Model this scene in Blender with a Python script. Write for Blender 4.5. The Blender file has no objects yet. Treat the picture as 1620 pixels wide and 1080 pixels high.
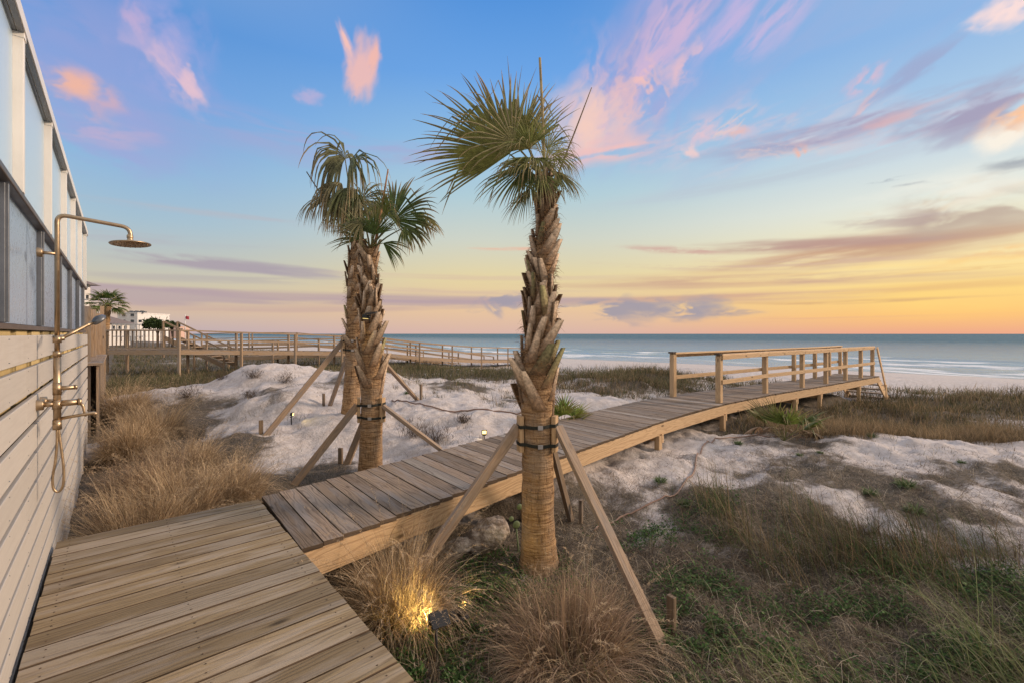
import bpy, math, random
import numpy as np
from mathutils import Vector, Matrix
random.seed(7); RNG = np.random.default_rng(11)
S = bpy.context.scene
F, CX, HY, CZ = 720.0, 810.0, 528.0, 1.42      # focal length / principal column / horizon row (photo pixels), eye height
def at(x, y, Y): return Vector(((x-CX)*Y/F, Y, CZ-(y-HY)*Y/F))
def onz(x, y, z=0.0):
    Y = F*(CZ-z)/(y-HY); return Vector(((x-CX)*Y/F, Y, z))
def lin(c):
    return tuple((v/255/12.92 if v/255 <= .04045 else ((v/255+.055)/1.055)**2.4) for v in c)
V = Vector
# ------------------------------------------------------------------ mesh builder
class MB:
    def __init__(s): s.v=[]; s.f=[]; s.uv=[]; s.col=[]; s.smooth=[]
    def add(s, vs, fs, uvs=None, cols=None, smooth=False):
        n=len(s.v); s.v += [tuple(p) for p in vs]
        for i,f in enumerate(fs):
            s.f.append([n+k for k in f]); s.smooth.append(smooth)
            s.uv += (uvs[i] if uvs else [(0,0)]*len(f))
        s.col += (cols if cols else [(1,1,1)]*len(vs))
    def box(s, c, ax, h):
        c=V(c); a,b,d=[V(q).normalized() for q in ax]; u0=random.random()*50; v0=random.random()*50
        vs=[c+a*(i*h[0])+b*(j*h[1])+d*(k*h[2]) for i in(-1,1) for j in(-1,1) for k in(-1,1)]
        L=[(i*h[0],j*h[1],k*h[2]) for i in(-1,1) for j in(-1,1) for k in(-1,1)]
        fs=[(0,1,3,2),(4,6,7,5),(0,4,5,1),(2,3,7,6),(0,2,6,4),(1,5,7,3)]
        if a.cross(b).dot(d) < 0: fs=[tuple(reversed(f)) for f in fs]
        uvs=[]
        for k,f in enumerate(fs):
            q=[]
            for i in f:
                l,w,t=L[i]
                # canonical faces: u runs along the length, v across
                kind=0 if set(f)in({0,1,3,2},{4,6,7,5}) else (1 if set(f) in({0,4,5,1},{2,3,7,6}) else 2)
                q.append((u0+(w if kind==0 else l), v0+(t if kind!=2 else w)))
            uvs.append(q)
        s.add(vs,fs,uvs)
    def beam(s,p0,p1,w,h,up=(0,0,1)):
        p0=V(p0);p1=V(p1);a=(p1-p0);L=a.length;a.normalize();up=V(up)
        b=a.cross(up)
        if b.length<1e-4: b=a.cross(V((1,0,0)))
        b.normalize();d=b.cross(a); s.box((p0+p1)/2,(a,b,d),(L/2,w/2,h/2))
    def tube(s,pts,rad,seg=10,cap=True,cols=None):
        pts=[V(p) for p in pts]; n=len(pts)
        if not hasattr(rad,'__len__'): rad=[rad]*n
        t0=(pts[1]-pts[0]).normalized(); ref=V((0,0,1)) if abs(t0.z)<.9 else V((1,0,0))
        b=t0.cross(ref).normalized(); vs=[];cc=[];u=0;us=[]
        for i,p in enumerate(pts):
            t=(pts[min(i+1,n-1)]-pts[max(i-1,0)]).normalized()
            b=(b-t*b.dot(t)).normalized(); d=t.cross(b)
            if i: u+=(p-pts[i-1]).length
            us.append(u)
            for k in range(seg):
                a=2*math.pi*k/seg; vs.append(p+(b*math.cos(a)+d*math.sin(a))*rad[i]); cc.append(cols[i] if cols else (1,1,1))
        fs=[];uvs=[]
        for i in range(n-1):
            for k in range(seg):
                k2=(k+1)%seg; fs.append((i*seg+k,i*seg+k2,(i+1)*seg+k2,(i+1)*seg+k))
                uvs.append([(us[i],k/seg),(us[i],(k+1)/seg),(us[i+1],(k+1)/seg),(us[i+1],k/seg)])
        if cap:
            fs.append(tuple(range(seg))[::-1]); uvs.append([(0,0)]*seg)
            fs.append(tuple((n-1)*seg+k for k in range(seg))); uvs.append([(0,0)]*seg)
        s.add(vs,fs,uvs,cc,True)
    def cyl(s,p0,p1,r,seg=16,r2=None):
        s.tube([p0,p1],[r,r if r2 is None else r2],seg)
    def lathe(s,o,axis,prof,seg=24):
        o=V(o);a=V(axis).normalized();ref=V((0,0,1)) if abs(a.z)<.9 else V((1,0,0));b=a.cross(ref).normalized();d=a.cross(b)
        vs=[];fs=[]
        for r,h in prof:
            for k in range(seg):
                t=2*math.pi*k/seg; vs.append(o+a*h+(b*math.cos(t)+d*math.sin(t))*r)
        for i in range(len(prof)-1):
            for k in range(seg):
                fs.append((i*seg+k,(i+1)*seg+k,(i+1)*seg+(k+1)%seg,i*seg+(k+1)%seg))
        s.add(vs,fs,None,None,True)
    def build(s,name,mat,parent=None,loc=None,bevel=0):
        o0 = parent_world(parent) if parent else (V(loc) if loc is not None else V((0,0,0)))
        me=bpy.data.meshes.new(name); me.from_pydata([tuple(V(p)-o0) for p in s.v],[],s.f)
        uvl=me.uv_layers.new(name='UVMap'); uvl.data.foreach_set('uv',np.array(s.uv,dtype=np.float32).ravel())
        if any(c!=(1,1,1) for c in s.col[:1]+s.col[-1:]):
            ca=me.color_attributes.new('Col','FLOAT_COLOR','POINT')
            ca.data.foreach_set('color',np.array([(*c,1) for c in s.col],dtype=np.float32).ravel())
        me.polygons.foreach_set('use_smooth',s.smooth); me.update()
        return finish(name,me,mat,parent,o0,bevel)
def parent_world(p):
    m=V((0,0,0))
    while p: m+=p.location; p=p.parent
    return m
def finish(name,me,mat,parent,o0,bevel=0):
    me.materials.append(mat); o=bpy.data.objects.new(name,me); S.collection.objects.link(o)
    if parent: o.parent=parent
    else: o.location=o0
    if bevel:
        b=o.modifiers.new('bevel','BEVEL'); b.width=bevel; b.segments=2; b.limit_method='ANGLE'
    return o
def npmesh(name,verts,faces,mat,cols=None,parent=None,loc=(0,0,0),smooth=False):
    """verts Nx3, faces list of equal-size index arrays (Mx3 or Mx4) -> one mesh"""
    loc=V(loc) if not parent else parent_world(parent)
    me=bpy.data.meshes.new(name); verts=np.asarray(verts,dtype=np.float32)-np.array(loc,dtype=np.float32)
    faces=[np.asarray(f,dtype=np.int32) for f in (faces if isinstance(faces,list) else [faces]) if len(f)]
    me.vertices.add(len(verts)); me.vertices.foreach_set('co',verts.ravel())
    nl=sum(f.size for f in faces); nf=sum(len(f) for f in faces)
    me.loops.add(nl); me.loops.foreach_set('vertex_index',np.concatenate([f.ravel() for f in faces]))
    me.polygons.add(nf); tot=np.concatenate([np.full(len(f),f.shape[1]) for f in faces])
    st=np.concatenate([[0],np.cumsum(tot)[:-1]]).astype(np.int32); me.polygons.foreach_set('loop_start',st)
    me.update(calc_edges=True)
    if cols is not None:
        ca=me.color_attributes.new('Col','FLOAT_COLOR','POINT'); c4=np.ones((len(verts),4),dtype=np.float32); c4[:,:3]=cols
        ca.data.foreach_set('color',c4.ravel())
    me.polygons.foreach_set('use_smooth',np.full(nf,smooth)); me.update()
    return finish(name,me,mat,parent,loc)
def tag(o,label=None,cat=None,group=None,kind=None):
    if label:o['label']=label
    if cat:o['category']=cat
    if group:o['group']=group
    if kind:o['kind']=kind
    return o
def thing(name,label,cat,loc,group=None):
    o=bpy.data.objects.new(name,None); o.empty_display_size=.1; S.collection.objects.link(o); o.location=V(loc); return tag(o,label,cat,group)
# ------------------------------------------------------------------ noise
def vnoise(x,y,seed=0):
    x=np.asarray(x,dtype=float);y=np.asarray(y,dtype=float)
    xi=np.floor(x);yi=np.floor(y);fx=x-xi;fy=y-yi;fx=fx*fx*(3-2*fx);fy=fy*fy*(3-2*fy)
    def h(a,b):
        q=np.sin(a*127.1+b*311.7+seed*74.7)*43758.5453; return q-np.floor(q)
    return (h(xi,yi)*(1-fx)+h(xi+1,yi)*fx)*(1-fy)+(h(xi,yi+1)*(1-fx)+h(xi+1,yi+1)*fx)*fy
def fbm(x,y,oct=4,seed=0):
    r=0;a=.5;t=0
    for i in range(oct): r=r+a*vnoise(x,y,seed+i*13);t+=a;a*=.5;x=x*2.03+1.7;y=y*2.03+9.2
    return r/t
# ------------------------------------------------------------------ material helpers
def newmat(name):
    m=bpy.data.materials.new(name);m.use_nodes=True;n=m.node_tree;b=n.nodes['Principled BSDF'];return m,n,b
def N(t,typ,**k):
    n=t.nodes.new(typ)
    for a,b in k.items():
        if a in n.inputs: n.inputs[a].default_value=b
        else: setattr(n,a,b)
    return n
def ramp(t,fac,stops,interp='LINEAR'):
    r=t.nodes.new('ShaderNodeValToRGB');r.color_ramp.interpolation=interp;e=r.color_ramp.elements
    while len(e)<len(stops): e.new(.5)
    for i,(p,c) in enumerate(stops): e[i].position=p;e[i].color=(*c,1)
    t.links.new(fac,r.inputs[0]);return r.outputs[0]
def mix(t,f,a,b,mode='MIX'):
    m=t.nodes.new('ShaderNodeMix');m.data_type='RGBA';m.blend_type=mode
    for s,v in ((0,f),(6,a),(7,b)):
        if isinstance(v,(int,float)): m.inputs[s].default_value=v
        elif isinstance(v,tuple): m.inputs[s].default_value=(*v,1)
        else: t.links.new(v,m.inputs[s])
    return m.outputs[2]
def mth(t,op,a,b=None,c=None,clamp=False):
    m=t.nodes.new('ShaderNodeMath');m.operation=op;m.use_clamp=clamp
    for i,v in enumerate((a,b,c)):
        if v is None: continue
        if isinstance(v,(int,float)): m.inputs[i].default_value=v
        else: t.links.new(v,m.inputs[i])
    return m.outputs[0]
def mrange(t,v,a,b,c=0,d=1,smooth=True):
    m=t.nodes.new('ShaderNodeMapRange'); m.interpolation_type='SMOOTHSTEP' if smooth else 'LINEAR'
    t.links.new(v,m.inputs[0])
    for i,q in enumerate((a,b,c,d)): m.inputs[i+1].default_value=q
    return m.outputs[0]
def comb(t,x,y,z):
    m=t.nodes.new('ShaderNodeCombineXYZ')
    for i,v in enumerate((x,y,z)):
        if isinstance(v,(int,float)): m.inputs[i].default_value=v
        else: t.links.new(v,m.inputs[i])
    return m.outputs[0]
def noise(t,vec,scale,detail=4,rough=.5,dist=0):
    n=N(t,'ShaderNodeTexNoise',Scale=scale,Detail=detail,Roughness=rough,Distortion=dist)
    if vec is not None: t.links.new(vec,n.inputs['Vector'])
    return n.outputs[0]
def bump(t,b,h,strength=.4,dist=.01):
    n=N(t,'ShaderNodeBump',Strength=strength,Distance=dist);t.links.new(h,n.inputs['Height']);t.links.new(n.outputs[0],b.inputs['Normal'])
def wood(name,stops,dark,grainmix=.55,rough=.8,varv=.35,grey=None,bstr=.5):
    m,t,b=newmat(name); uv=N(t,'ShaderNodeUVMap',uv_map='UVMap'); sp=N(t,'ShaderNodeSeparateXYZ');t.links.new(uv.outputs[0],sp.inputs[0])
    ri=N(t,'ShaderNodeNewGeometry').outputs['Random Per Island']; r100=mth(t,'MULTIPLY',ri,97.0)
    u,v=sp.outputs[0],sp.outputs[1]
    lw=noise(t,comb(t,mth(t,'MULTIPLY',u,1.3),mth(t,'MULTIPLY',v,9.0),r100),1.0,2)
    bands=mth(t,'SINE',mth(t,'ADD',mth(t,'MULTIPLY',v,150.0),mth(t,'MULTIPLY',lw,42.0)))
    bands=mrange(t,bands,-.2,1.0)
    fine=noise(t,comb(t,mth(t,'MULTIPLY',u,6.0),mth(t,'MULTIPLY',v,170.0),r100),1.0,5,.65)
    # knots
    vo=N(t,'ShaderNodeTexVoronoi',Scale=1.0); t.links.new(comb(t,mth(t,'MULTIPLY',u,2.3),mth(t,'MULTIPLY',v,7.0),r100),vo.inputs['Vector'])
    kn=mrange(t,vo.outputs['Distance'],.17,.05)
    base=ramp(t,ri,stops)
    col=mix(t,mth(t,'MULTIPLY',bands,grainmix),base,dark,'MIX')
    col=mix(t,mrange(t,fine,.3,.75,0,.55),col,mix(t,.5,base,(1,1,1),'SOFT_LIGHT'))
    big=noise(t,comb(t,mth(t,'MULTIPLY',u,2.0),mth(t,'MULTIPLY',v,12.0),r100),1.0,4)
    if grey: col=mix(t,mrange(t,big,.45,.68,0,.75),col,grey)
    col=mix(t,mrange(t,fine,.58,.74,0,.75),col,dark)
    col=mix(t,mth(t,'MULTIPLY',kn,.8),col,tuple(x*.35 for x in dark))
    br=mrange(t,ri,0,1,1-varv,1+varv,False)
    hs=N(t,'ShaderNodeHueSaturation'); t.links.new(col,hs.inputs['Color']);
    r2=mth(t,'FRACT',mth(t,'MULTIPLY',ri,13.7)); t.links.new(mrange(t,r2,0,1,1-varv*1.3,1+varv*.9,False),hs.inputs['Value'])
    t.links.new(hs.outputs[0],b.inputs['Base Color']); b.inputs['Roughness'].default_value=rough; b.inputs['Specular IOR Level'].default_value=.25
    h=mth(t,'ADD',mth(t,'MULTIPLY',bands,-.5),fine); bump(t,b,h,bstr,.007)
    return m
M={}
M['deck']=wood('deck_wood',[(0,(.205,.15,.085)),(.35,(.27,.20,.115)),(.7,(.235,.175,.10)),(1,(.35,.29,.215))],(.11,.07,.04),.55,.75,.22,(.36,.30,.235))
M['walk']=wood('walkway_wood',[(0,(.19,.14,.10)),(.4,(.25,.185,.13)),(.75,(.27,.20,.145)),(1,(.32,.28,.24))],(.07,.045,.032),.6,.8,.24,(.27,.235,.21))
M['new']=wood('pine_lumber',[(0,(.54,.36,.20)),(.5,(.62,.42,.24)),(1,(.50,.34,.20))],(.28,.15,.07),.45,.7,.14)
M['brace']=wood('brace_lumber',[(0,(.36,.25,.17)),(.5,(.44,.32,.22)),(1,(.31,.225,.16))],(.16,.10,.06),.4,.8,.2,(.30,.26,.23))
M['old']=wood('old_lumber',[(0,(.23,.165,.105)),(.5,(.30,.21,.135)),(1,(.20,.145,.10))],(.11,.075,.05),.4,.85,.3,(.26,.22,.19))
M['frame']=wood('framing_lumber',[(0,(.62,.47,.22)),(1,(.7,.55,.28))],(.4,.26,.11),.3,.8,.15)
def painted(name,c,rough=.55,nscale=8,amt=.1,metal=0,bs=.1):
    m,t,b=newmat(name); tc=N(t,'ShaderNodeTexCoord').outputs['Object']
    n=noise(t,tc,nscale,6,.6); n2=noise(t,tc,nscale*9,3)
    col=mix(t,mrange(t,n,.3,.75),tuple(x*(1-amt*1.6) for x in c),tuple(min(1,x*(1+amt*.4)) for x in c))
    t.links.new(col,b.inputs['Base Color']); b.inputs['Metallic'].default_value=metal
    t.links.new(mrange(t,n,.2,.8,rough-.08,rough+.1),b.inputs['Roughness']); bump(t,b,n2,bs,.003); return m
def slatmat():
    m,t,b=newmat('white_board_paint'); uv=N(t,'ShaderNodeUVMap',uv_map='UVMap').outputs[0]
    mp=N(t,'ShaderNodeMapping'); mp.inputs['Scale'].default_value=(3,60,1); t.links.new(uv,mp.inputs[0]); g=noise(t,mp.outputs[0],1,5,.6)
    tc=N(t,'ShaderNodeTexCoord').outputs['Object']; d=noise(t,tc,2.2,6,.65)
    ri=N(t,'ShaderNodeNewGeometry').outputs['Random Per Island']
    c=mix(t,mrange(t,g,.35,.8,0,.5),(.54,.50,.45),(.43,.39,.345)); c=mix(t,mrange(t,d,.55,.8,0,.35),c,(.42,.37,.31))
    hs=N(t,'ShaderNodeHueSaturation');t.links.new(c,hs.inputs['Color']);t.links.new(mrange(t,ri,0,1,.93,1.05),hs.inputs['Value']);t.links.new(hs.outputs[0],b.inputs['Base Color'])
    b.inputs['Roughness'].default_value=.6; bump(t,b,g,.35,.002); return m
M['slat']=slatmat()
M['whitemetal']=painted('white_metal',(.78,.74,.68),.4,3,.05)
M['panel']=painted('grey_panel',(.31,.42,.57),.30,30,.10,.15,.12)
M['channel']=painted('dark_channel',(.20,.21,.23),.4,6,.15,.6)
M['bronze']=painted('bronze_rail',(.13,.095,.08),.4,6,.15,.5)
M['black']=painted('black_plastic',(.012,.012,.013),.5,12,.2)
M['strap']=painted('black_webbing',(.02,.022,.016),.8,60,.3)
M['steel']=painted('buckle_steel',(.5,.5,.5),.35,10,.1,1)
M['housewhite']=painted('house_white',(.72,.69,.66),.7,1.5,.08)
M['roof']=painted('house_roof',(.20,.16,.15),.8,4,.2)
M['peach']=painted('house_peach',(.62,.42,.34),.8,1.5,.08)
M['dkglass']=painted('dark_window',(.05,.06,.07),.15,3,.2)
M['rubber']=painted('hose_rubber',(.27,.165,.115),.55,9,.25)
M['bark']=painted('twig_bark',(.10,.07,.05),.9,14,.4)
def brass():
    m,t,b=newmat('brushed_brass');tc=N(t,'ShaderNodeTexCoord').outputs['Object'];n=noise(t,tc,35,5)
    t.links.new(mix(t,n,(.36,.26,.165),(.52,.40,.27)),b.inputs['Base Color']);b.inputs['Metallic'].default_value=1
    t.links.new(mrange(t,n,.2,.8,.32,.5),b.inputs['Roughness']);return m
M['brass']=brass()
def glass():
    m,t,b=newmat('frosted_glass');tc=N(t,'ShaderNodeTexCoord').outputs['Object'];n=noise(t,tc,60,3)
    b.inputs['Base Color'].default_value=(.60,.76,.88,1);b.inputs['Roughness'].default_value=.3
    b.inputs['Alpha'].default_value=.6; bump(t,b,n,.08,.002);return m
M['glass']=glass()
def attrmat(name,rough=.8,trans=0.0,var=.25,nscale=25,spec=.2):
    m,t,b=newmat(name);a=N(t,'ShaderNodeAttribute',attribute_name='Col').outputs['Color']
    tc=N(t,'ShaderNodeTexCoord').outputs['Object'];n=noise(t,tc,nscale,3)
    hs=N(t,'ShaderNodeHueSaturation');t.links.new(a,hs.inputs['Color']);t.links.new(mrange(t,n,.25,.75,1-var,1+var),hs.inputs['Value'])
    t.links.new(hs.outputs[0],b.inputs['Base Color']);b.inputs['Roughness'].default_value=rough;b.inputs['Specular IOR Level'].default_value=spec
    if trans:
        tr=N(t,'ShaderNodeBsdfTranslucent');t.links.new(hs.outputs[0],tr.inputs[0]);mx=N(t,'ShaderNodeMixShader',Fac=trans) if False else t.nodes.new('ShaderNodeMixShader')
        mx.inputs[0].default_value=trans;t.links.new(b.outputs[0],mx.inputs[1]);t.links.new(tr.outputs[0],mx.inputs[2])
        t.links.new(mx.outputs[0],t.nodes['Material Output'].inputs[0])
    return m
M['frond']=attrmat('palm_leaf',.5,.3,.3,18,.35)
M['blade']=attrmat('grass_blade',.8,.25,.15,9)
M['leaf']=attrmat('leaf',.6,.25,.25,30)
M['boot']=attrmat('palm_boot',.85,0,.35,40)
def trunkmat():
    m,t,b=newmat('palm_trunk');uv=N(t,'ShaderNodeUVMap',uv_map='UVMap').outputs[0];tc=N(t,'ShaderNodeTexCoord').outputs['Object']
    mp=N(t,'ShaderNodeMapping');mp.inputs['Scale'].default_value=(6,6,60);t.links.new(tc,mp.inputs[0]);h=noise(t,mp.outputs[0],1,5,.6,.4)
    mp2=N(t,'ShaderNodeMapping');mp2.inputs['Scale'].default_value=(45,45,9);t.links.new(tc,mp2.inputs[0]);v=noise(t,mp2.outputs[0],1,5,.65,.3)
    big=noise(t,tc,5,4)
    mp3=N(t,'ShaderNodeMapping');mp3.inputs['Scale'].default_value=(5,5,22);t.links.new(tc,mp3.inputs[0]);rg=noise(t,mp3.outputs[0],1,3,.5,.8)
    c=mix(t,mrange(t,h,.3,.7),(.27,.155,.075),(.54,.35,.19));c=mix(t,mrange(t,v,.52,.72,0,.85),c,(.09,.05,.028))
    c=mix(t,mrange(t,rg,.56,.70,0,.45),c,(.12,.07,.04))
    c=mix(t,mrange(t,big,.42,.70,0,.7),c,(.34,.26,.19));t.links.new(c,b.inputs['Base Color']);b.inputs['Roughness'].default_value=.9
    b.inputs['Specular IOR Level'].default_value=.15
    bump(t,b,mth(t,'SUBTRACT',mth(t,'ADD',h,mth(t,'MULTIPLY',rg,-1.2)),v),.95,.03);return m
M['trunk']=trunkmat()
def rockmat():
    m,t,b=newmat('limestone');tc=N(t,'ShaderNodeTexCoord').outputs['Object'];n=noise(t,tc,9,8,.7);n2=noise(t,tc,30,4)
    c=mix(t,mrange(t,n,.35,.65),(.16,.12,.09),(.50,.43,.36));t.links.new(c,b.inputs['Base Color']);b.inputs['Roughness'].default_value=.9;bump(t,b,mth(t,'ADD',n,n2),.8,.04);return m
M['rock']=rockmat()
def emit(name,c,s):
    m,t,b=newmat(name);b.inputs['Base Color'].default_value=(*c,1);b.inputs['Emission Color'].default_value=(*c,1);b.inputs['Emission Strength'].default_value=s;return m
M['lens']=emit('lit_lens',(1,.74,.26),2.6)
# ------------------------------------------------------------------ terrain
COAST=lambda X,Y:(X-30)*.714+(Y-70)*.7
CP=[(.22,4,-.65),(1,3,-.7),(0,2.5,-.7),(-.6,3.3,-.62),(-.9,2.6,-.6),(-1.5,2,-.5),(2.5,3,-.74),(4,3.0,-.78),(3.3,4.2,-.62),(4.2,4,-.68),
(1.6,6.6,-.5),(2.4,7.5,-.52),(4.3,9.1,-.54),(2.53,6.27,-.52),(4.8,8.06,-.42),(4.76,5.8,-.42),(6.25,7.6,-.36),(7,6.23,-.45),(9,8,-.5),(1.2,4.8,-.66),(.2,4.9,-.6),
(7,10,-.85),(9,10.5,-1.0),(11,9,-.9),(13,16,-.85),(16,14,-.7),(22,13,-.6),(12.5,15.5,-1.0),(30,8,-.6),(18,18,-1.0),
(-2,4.6,-.4),(-1.8,5.8,-.33),(-2.6,5.4,-.40),(-3,6.1,-.33),(-4,5.5,-.42),(-3.3,4,-.45),(-2.5,3.5,-.45),(-5,7.3,-.3),(-6.3,6.8,-.35),(-5.4,6,-.42),
(-3.8,7,-.12),(-2.9,8,-.02),(-5.8,11,.72),(-4.5,9,.36),(-7.0,9.6,.25),(-3.5,11,.5),(-8.8,12,-.1),(-2,12,.12),(-1,14,.0),(-.5,8,.02),(-.75,6.7,-.08),
(.3,6.4,-.28),(1.5,8.1,-.25),(.4,9,0.0),(1.6,10,.02),(3,13,.1),(5,16,0),(0,16,-.05),(-3,18,-.1),(4.4,11.2,-.25),(8,14.5,-.3),(-10,17,-.7),(-16,22,-.85),(-13,16,-.8),(-12,12,-.7),
(-6,16,.1),(-9,24,-.6),(-6.2,8.2,-.1),(0,34,-1.7),(-8,31,-.9),(0,24,-.9),(6,22,-1.0),(-20,30,-.9),(3,7.5,-.5),(-1.9,9,.08),(-7.5,8.5,-.1)]
CPA=np.array(CP)
def basec(c): return np.interp(c,[-400,-58,-50,-38,-10,0,6,60,400],[-.8,-.8,-1.0,-2.5,-3.2,-3.6,-4.1,-7,-12])
def H(X,Y,detail=True):
    X=np.asarray(X,dtype=float);Y=np.asarray(Y,dtype=float);sh=X.shape;x=X.ravel();y=Y.ravel();c=COAST(x,y)
    num=basec(c)*(1/9.0**3.2);den=np.full(x.shape,1/9.0**3.2)
    for a,b,z in CP:
        d2=(x-a)**2+(y-b)**2+.12;w=d2**-1.6;num=num+w*z;den=den+w
    h=num/den
    if detail:
        k=np.clip((-30-c)/10,0.15,1)
        h=h+k*((fbm(x*.9,y*.9,3,3)-.5)*.20+(fbm(x*3.6,y*3.6,3,9)-.5)*.15+(fbm(x*9,y*9,2,19)-.5)*.045)
    return h.reshape(sh)
def Hs(x,y): return float(H(np.array([x]),np.array([y]))[0])
def gpt(px,py,y0=1.5,y1=60):
    """where the sight line through a photo pixel meets the modelled ground"""
    Ys=np.exp(np.linspace(math.log(y0),math.log(y1),900));Xs=(px-CX)*Ys/F;zs=CZ-(py-HY)*Ys/F
    d=zs-H(Xs,Ys);i=np.argmax(d<0);i=i if d[i]<0 else len(Ys)-1
    return V((float(Xs[i]),float(Ys[i]),float(H(Xs[i:i+1],Ys[i:i+1])[0])))
# walkway line (near edge) on the deck plane
NE=[(-1.40,3.016),(.11,4.80),(.687,5.46),(2.32,7.33),(3.35,8.42),(4.42,9.38),(6.19,10.82),(8.97,12.85),(12.45,15.45)]
FE=[(-2.19,3.947),(.112,6.74),(1.15,7.98),(2.6,9.55),(3.53,10.42),(5.3,11.75),(7.1,12.98),(9.7,14.72),(11.75,16.45)]
def distseg(x,y,P):
    d=np.full(np.shape(x),1e9)
    for (a,b),(c,e) in zip(P[:-1],P[1:]):
        L=(c-a)**2+(e-b)**2;t=np.clip(((x-a)*(c-a)+(y-b)*(e-b))/L,0,1);d=np.minimum(d,np.hypot(x-a-t*(c-a),y-b-t*(e-b)))
    return d
CL=[((a+c)/2,(b+d)/2) for (a,b),(c,d) in zip(NE,FE)]
# vegetation / soil zones : (X,Y,rx,ry,rot,amount)
def blob(x,y,B):
    r=np.zeros(np.shape(x))
    for (a,b,rx,ry,rot,am) in B:
        c,s=math.cos(rot),math.sin(rot);u=(x-a)*c+(y-b)*s;v=-(x-a)*s+(y-b)*c
        r=np.maximum(r,am*np.clip(1.35-np.sqrt((u/rx)**2+(v/ry)**2),0,1)) 
    return r
SOILB=[(0.6,2.6,3.2,2.2,0,1.2),(2.6,3.0,2.6,1.5,0,1.15),(.2,4.6,1.6,1.1,.7,1.1),(3.1,4.6,1.15,1.1,.3,1.1),(4.8,4.0,1.2,.7,.2,.6),
(-3.3,4.3,2.0,1.9,.8,1.25),(-4.6,6.0,1.9,1.2,2.3,1.2),(-1.9,5.1,1.3,.45,.75,1.1),(-6.4,8.0,1.6,1.3,0,.95),(-1.3,6.4,.7,.35,.5,.7),(-14,19,7,6.5,0,1.2),(-9,21,6,4,0,1.0),
(9,11.5,5.5,2.4,.6,1.2),(14,14,8,2.2,0,1.15),(22,14,10,3.5,0,1.1),(5,15.6,4,1.8,.6,1.1),(3.4,12.8,2.5,1.5,.5,.9),(0,16,5,2.4,0,1.0),(-5,20,7,4,0,1.05),(-1.6,11.5,1.7,1.4,0,.62),(2.3,4.9,.8,.9,0,.9),(-.3,10.3,1.3,.7,0,.55),(5.2,5.4,3.6,1.7,-.1,.58),(3.6,6.4,2.2,1.2,.2,.52),(6.6,5.2,2.4,1.5,0,.6),(2.0,5.9,.9,.8,.5,.5),(-3.9,9.2,2.4,2.4,0,.34),(4.6,4.4,1.9,.55,-.1,.6)]
def soil(x,y):
    c=COAST(x,y);s=blob(x,y,SOILB);s=s+(fbm(x*1.3,y*1.3,5,31)-.5)*1.7*(.25+np.minimum(s,.9))
    g=np.clip((-46-c)/8,0,1)*np.clip((np.hypot(x,y)-19)/6,0,1); s=np.maximum(s,g*(.75+(fbm(x*.35,y*.35,3,5)-.5)*.9))
    return np.clip(s,0,1)*np.clip((-41-c)/3,0,1)
def axis(segs):
    out=[segs[0][0]]
    for a,b,st in segs:
        n=max(1,int(round((b-a)/st)));out+=list(np.linspace(a,b,n+1)[1:])
    return np.array(out)
gx=axis([(-4000,-800,400),(-800,-150,65),(-150,-40,5),(-40,-14,.8),(-14,-7,.16),(-7,8,.06),(8,14,.13),(14,40,.6),(40,140,5),(140,900,76),(900,4000,500)])
gy=axis([(-600,-60,90),(-60,-6,6),(-6,1.4,.35),(1.4,9,.055),(9,16,.11),(16,30,.3),(30,60,1),(60,200,5),(200,900,50),(900,5000,400)])
GX,GY=np.meshgrid(gx,gy);GZ=H(GX,GY);nx,ny=len(gx),len(gy)
gv=np.stack([GX.ravel(),GY.ravel(),GZ.ravel()],1);ii=np.arange(nx*ny).reshape(ny,nx)
gf=np.stack([ii[:-1,:-1].ravel(),ii[:-1,1:].ravel(),ii[1:,1:].ravel(),ii[1:,:-1].ravel()],1)
so=soil(GX.ravel(),GY.ravel())
def sandmat():
    m,t,b=newmat('dune_sand');a=N(t,'ShaderNodeAttribute',attribute_name='Col');sp=N(t,'ShaderNodeSeparateColor');t.links.new(a.outputs['Color'],sp.inputs[0])
    tc=N(t,'ShaderNodeTexCoord').outputs['Object'];n1=noise(t,tc,.9,5,.6);n2=noise(t,tc,7,6,.65);n3=noise(t,tc,60,4,.7);n4=noise(t,tc,2.6,6,.7,.6)
    sand=mix(t,mrange(t,n2,.3,.7),(.47,.415,.385),(.63,.575,.545));sand=mix(t,mrange(t,n1,.45,.7,0,.35),sand,(.60,.50,.43))
    sand=mix(t,mrange(t,n3,.54,.72,0,.6),sand,(.27,.21,.17))
    n5=noise(t,tc,150,3,.7);n6=noise(t,tc,18,5,.7,.8);soilc=mix(t,mrange(t,n3,.35,.68),(.026,.020,.013),(.18,.145,.10));soilc=mix(t,mrange(t,n6,.5,.64,0,.6),soilc,(.20,.155,.12));soilc=mix(t,mrange(t,n5,.5,.7,0,.8),soilc,(.022,.016,.012))
    so=mth(t,'ADD',sp.outputs[0],mth(t,'MULTIPLY',mth(t,'SUBTRACT',n4,.5),.9));so=mth(t,'ADD',so,mth(t,'MULTIPLY',mth(t,'SUBTRACT',n3,.5),.5))
    f=mrange(t,so,.32,.62,0,.95);c=mix(t,f,sand,soilc)
    wet=sp.outputs[1];c=mix(t,mth(t,'MULTIPLY',wet,.75),c,(.30,.25,.23))
    t.links.new(c,b.inputs['Base Color']);t.links.new(mrange(t,wet,0,1,.9,.18),b.inputs['Roughness']);b.inputs['Specular IOR Level'].default_value=.2
    hh=mth(t,'ADD',mth(t,'ADD',mth(t,'MULTIPLY',n2,.8),mth(t,'MULTIPLY',n3,.22)),mth(t,'MULTIPLY',noise(t,tc,22,4,.6),.35));bump(t,b,hh,.75,.07);return m
M['sand']=sandmat()
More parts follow.
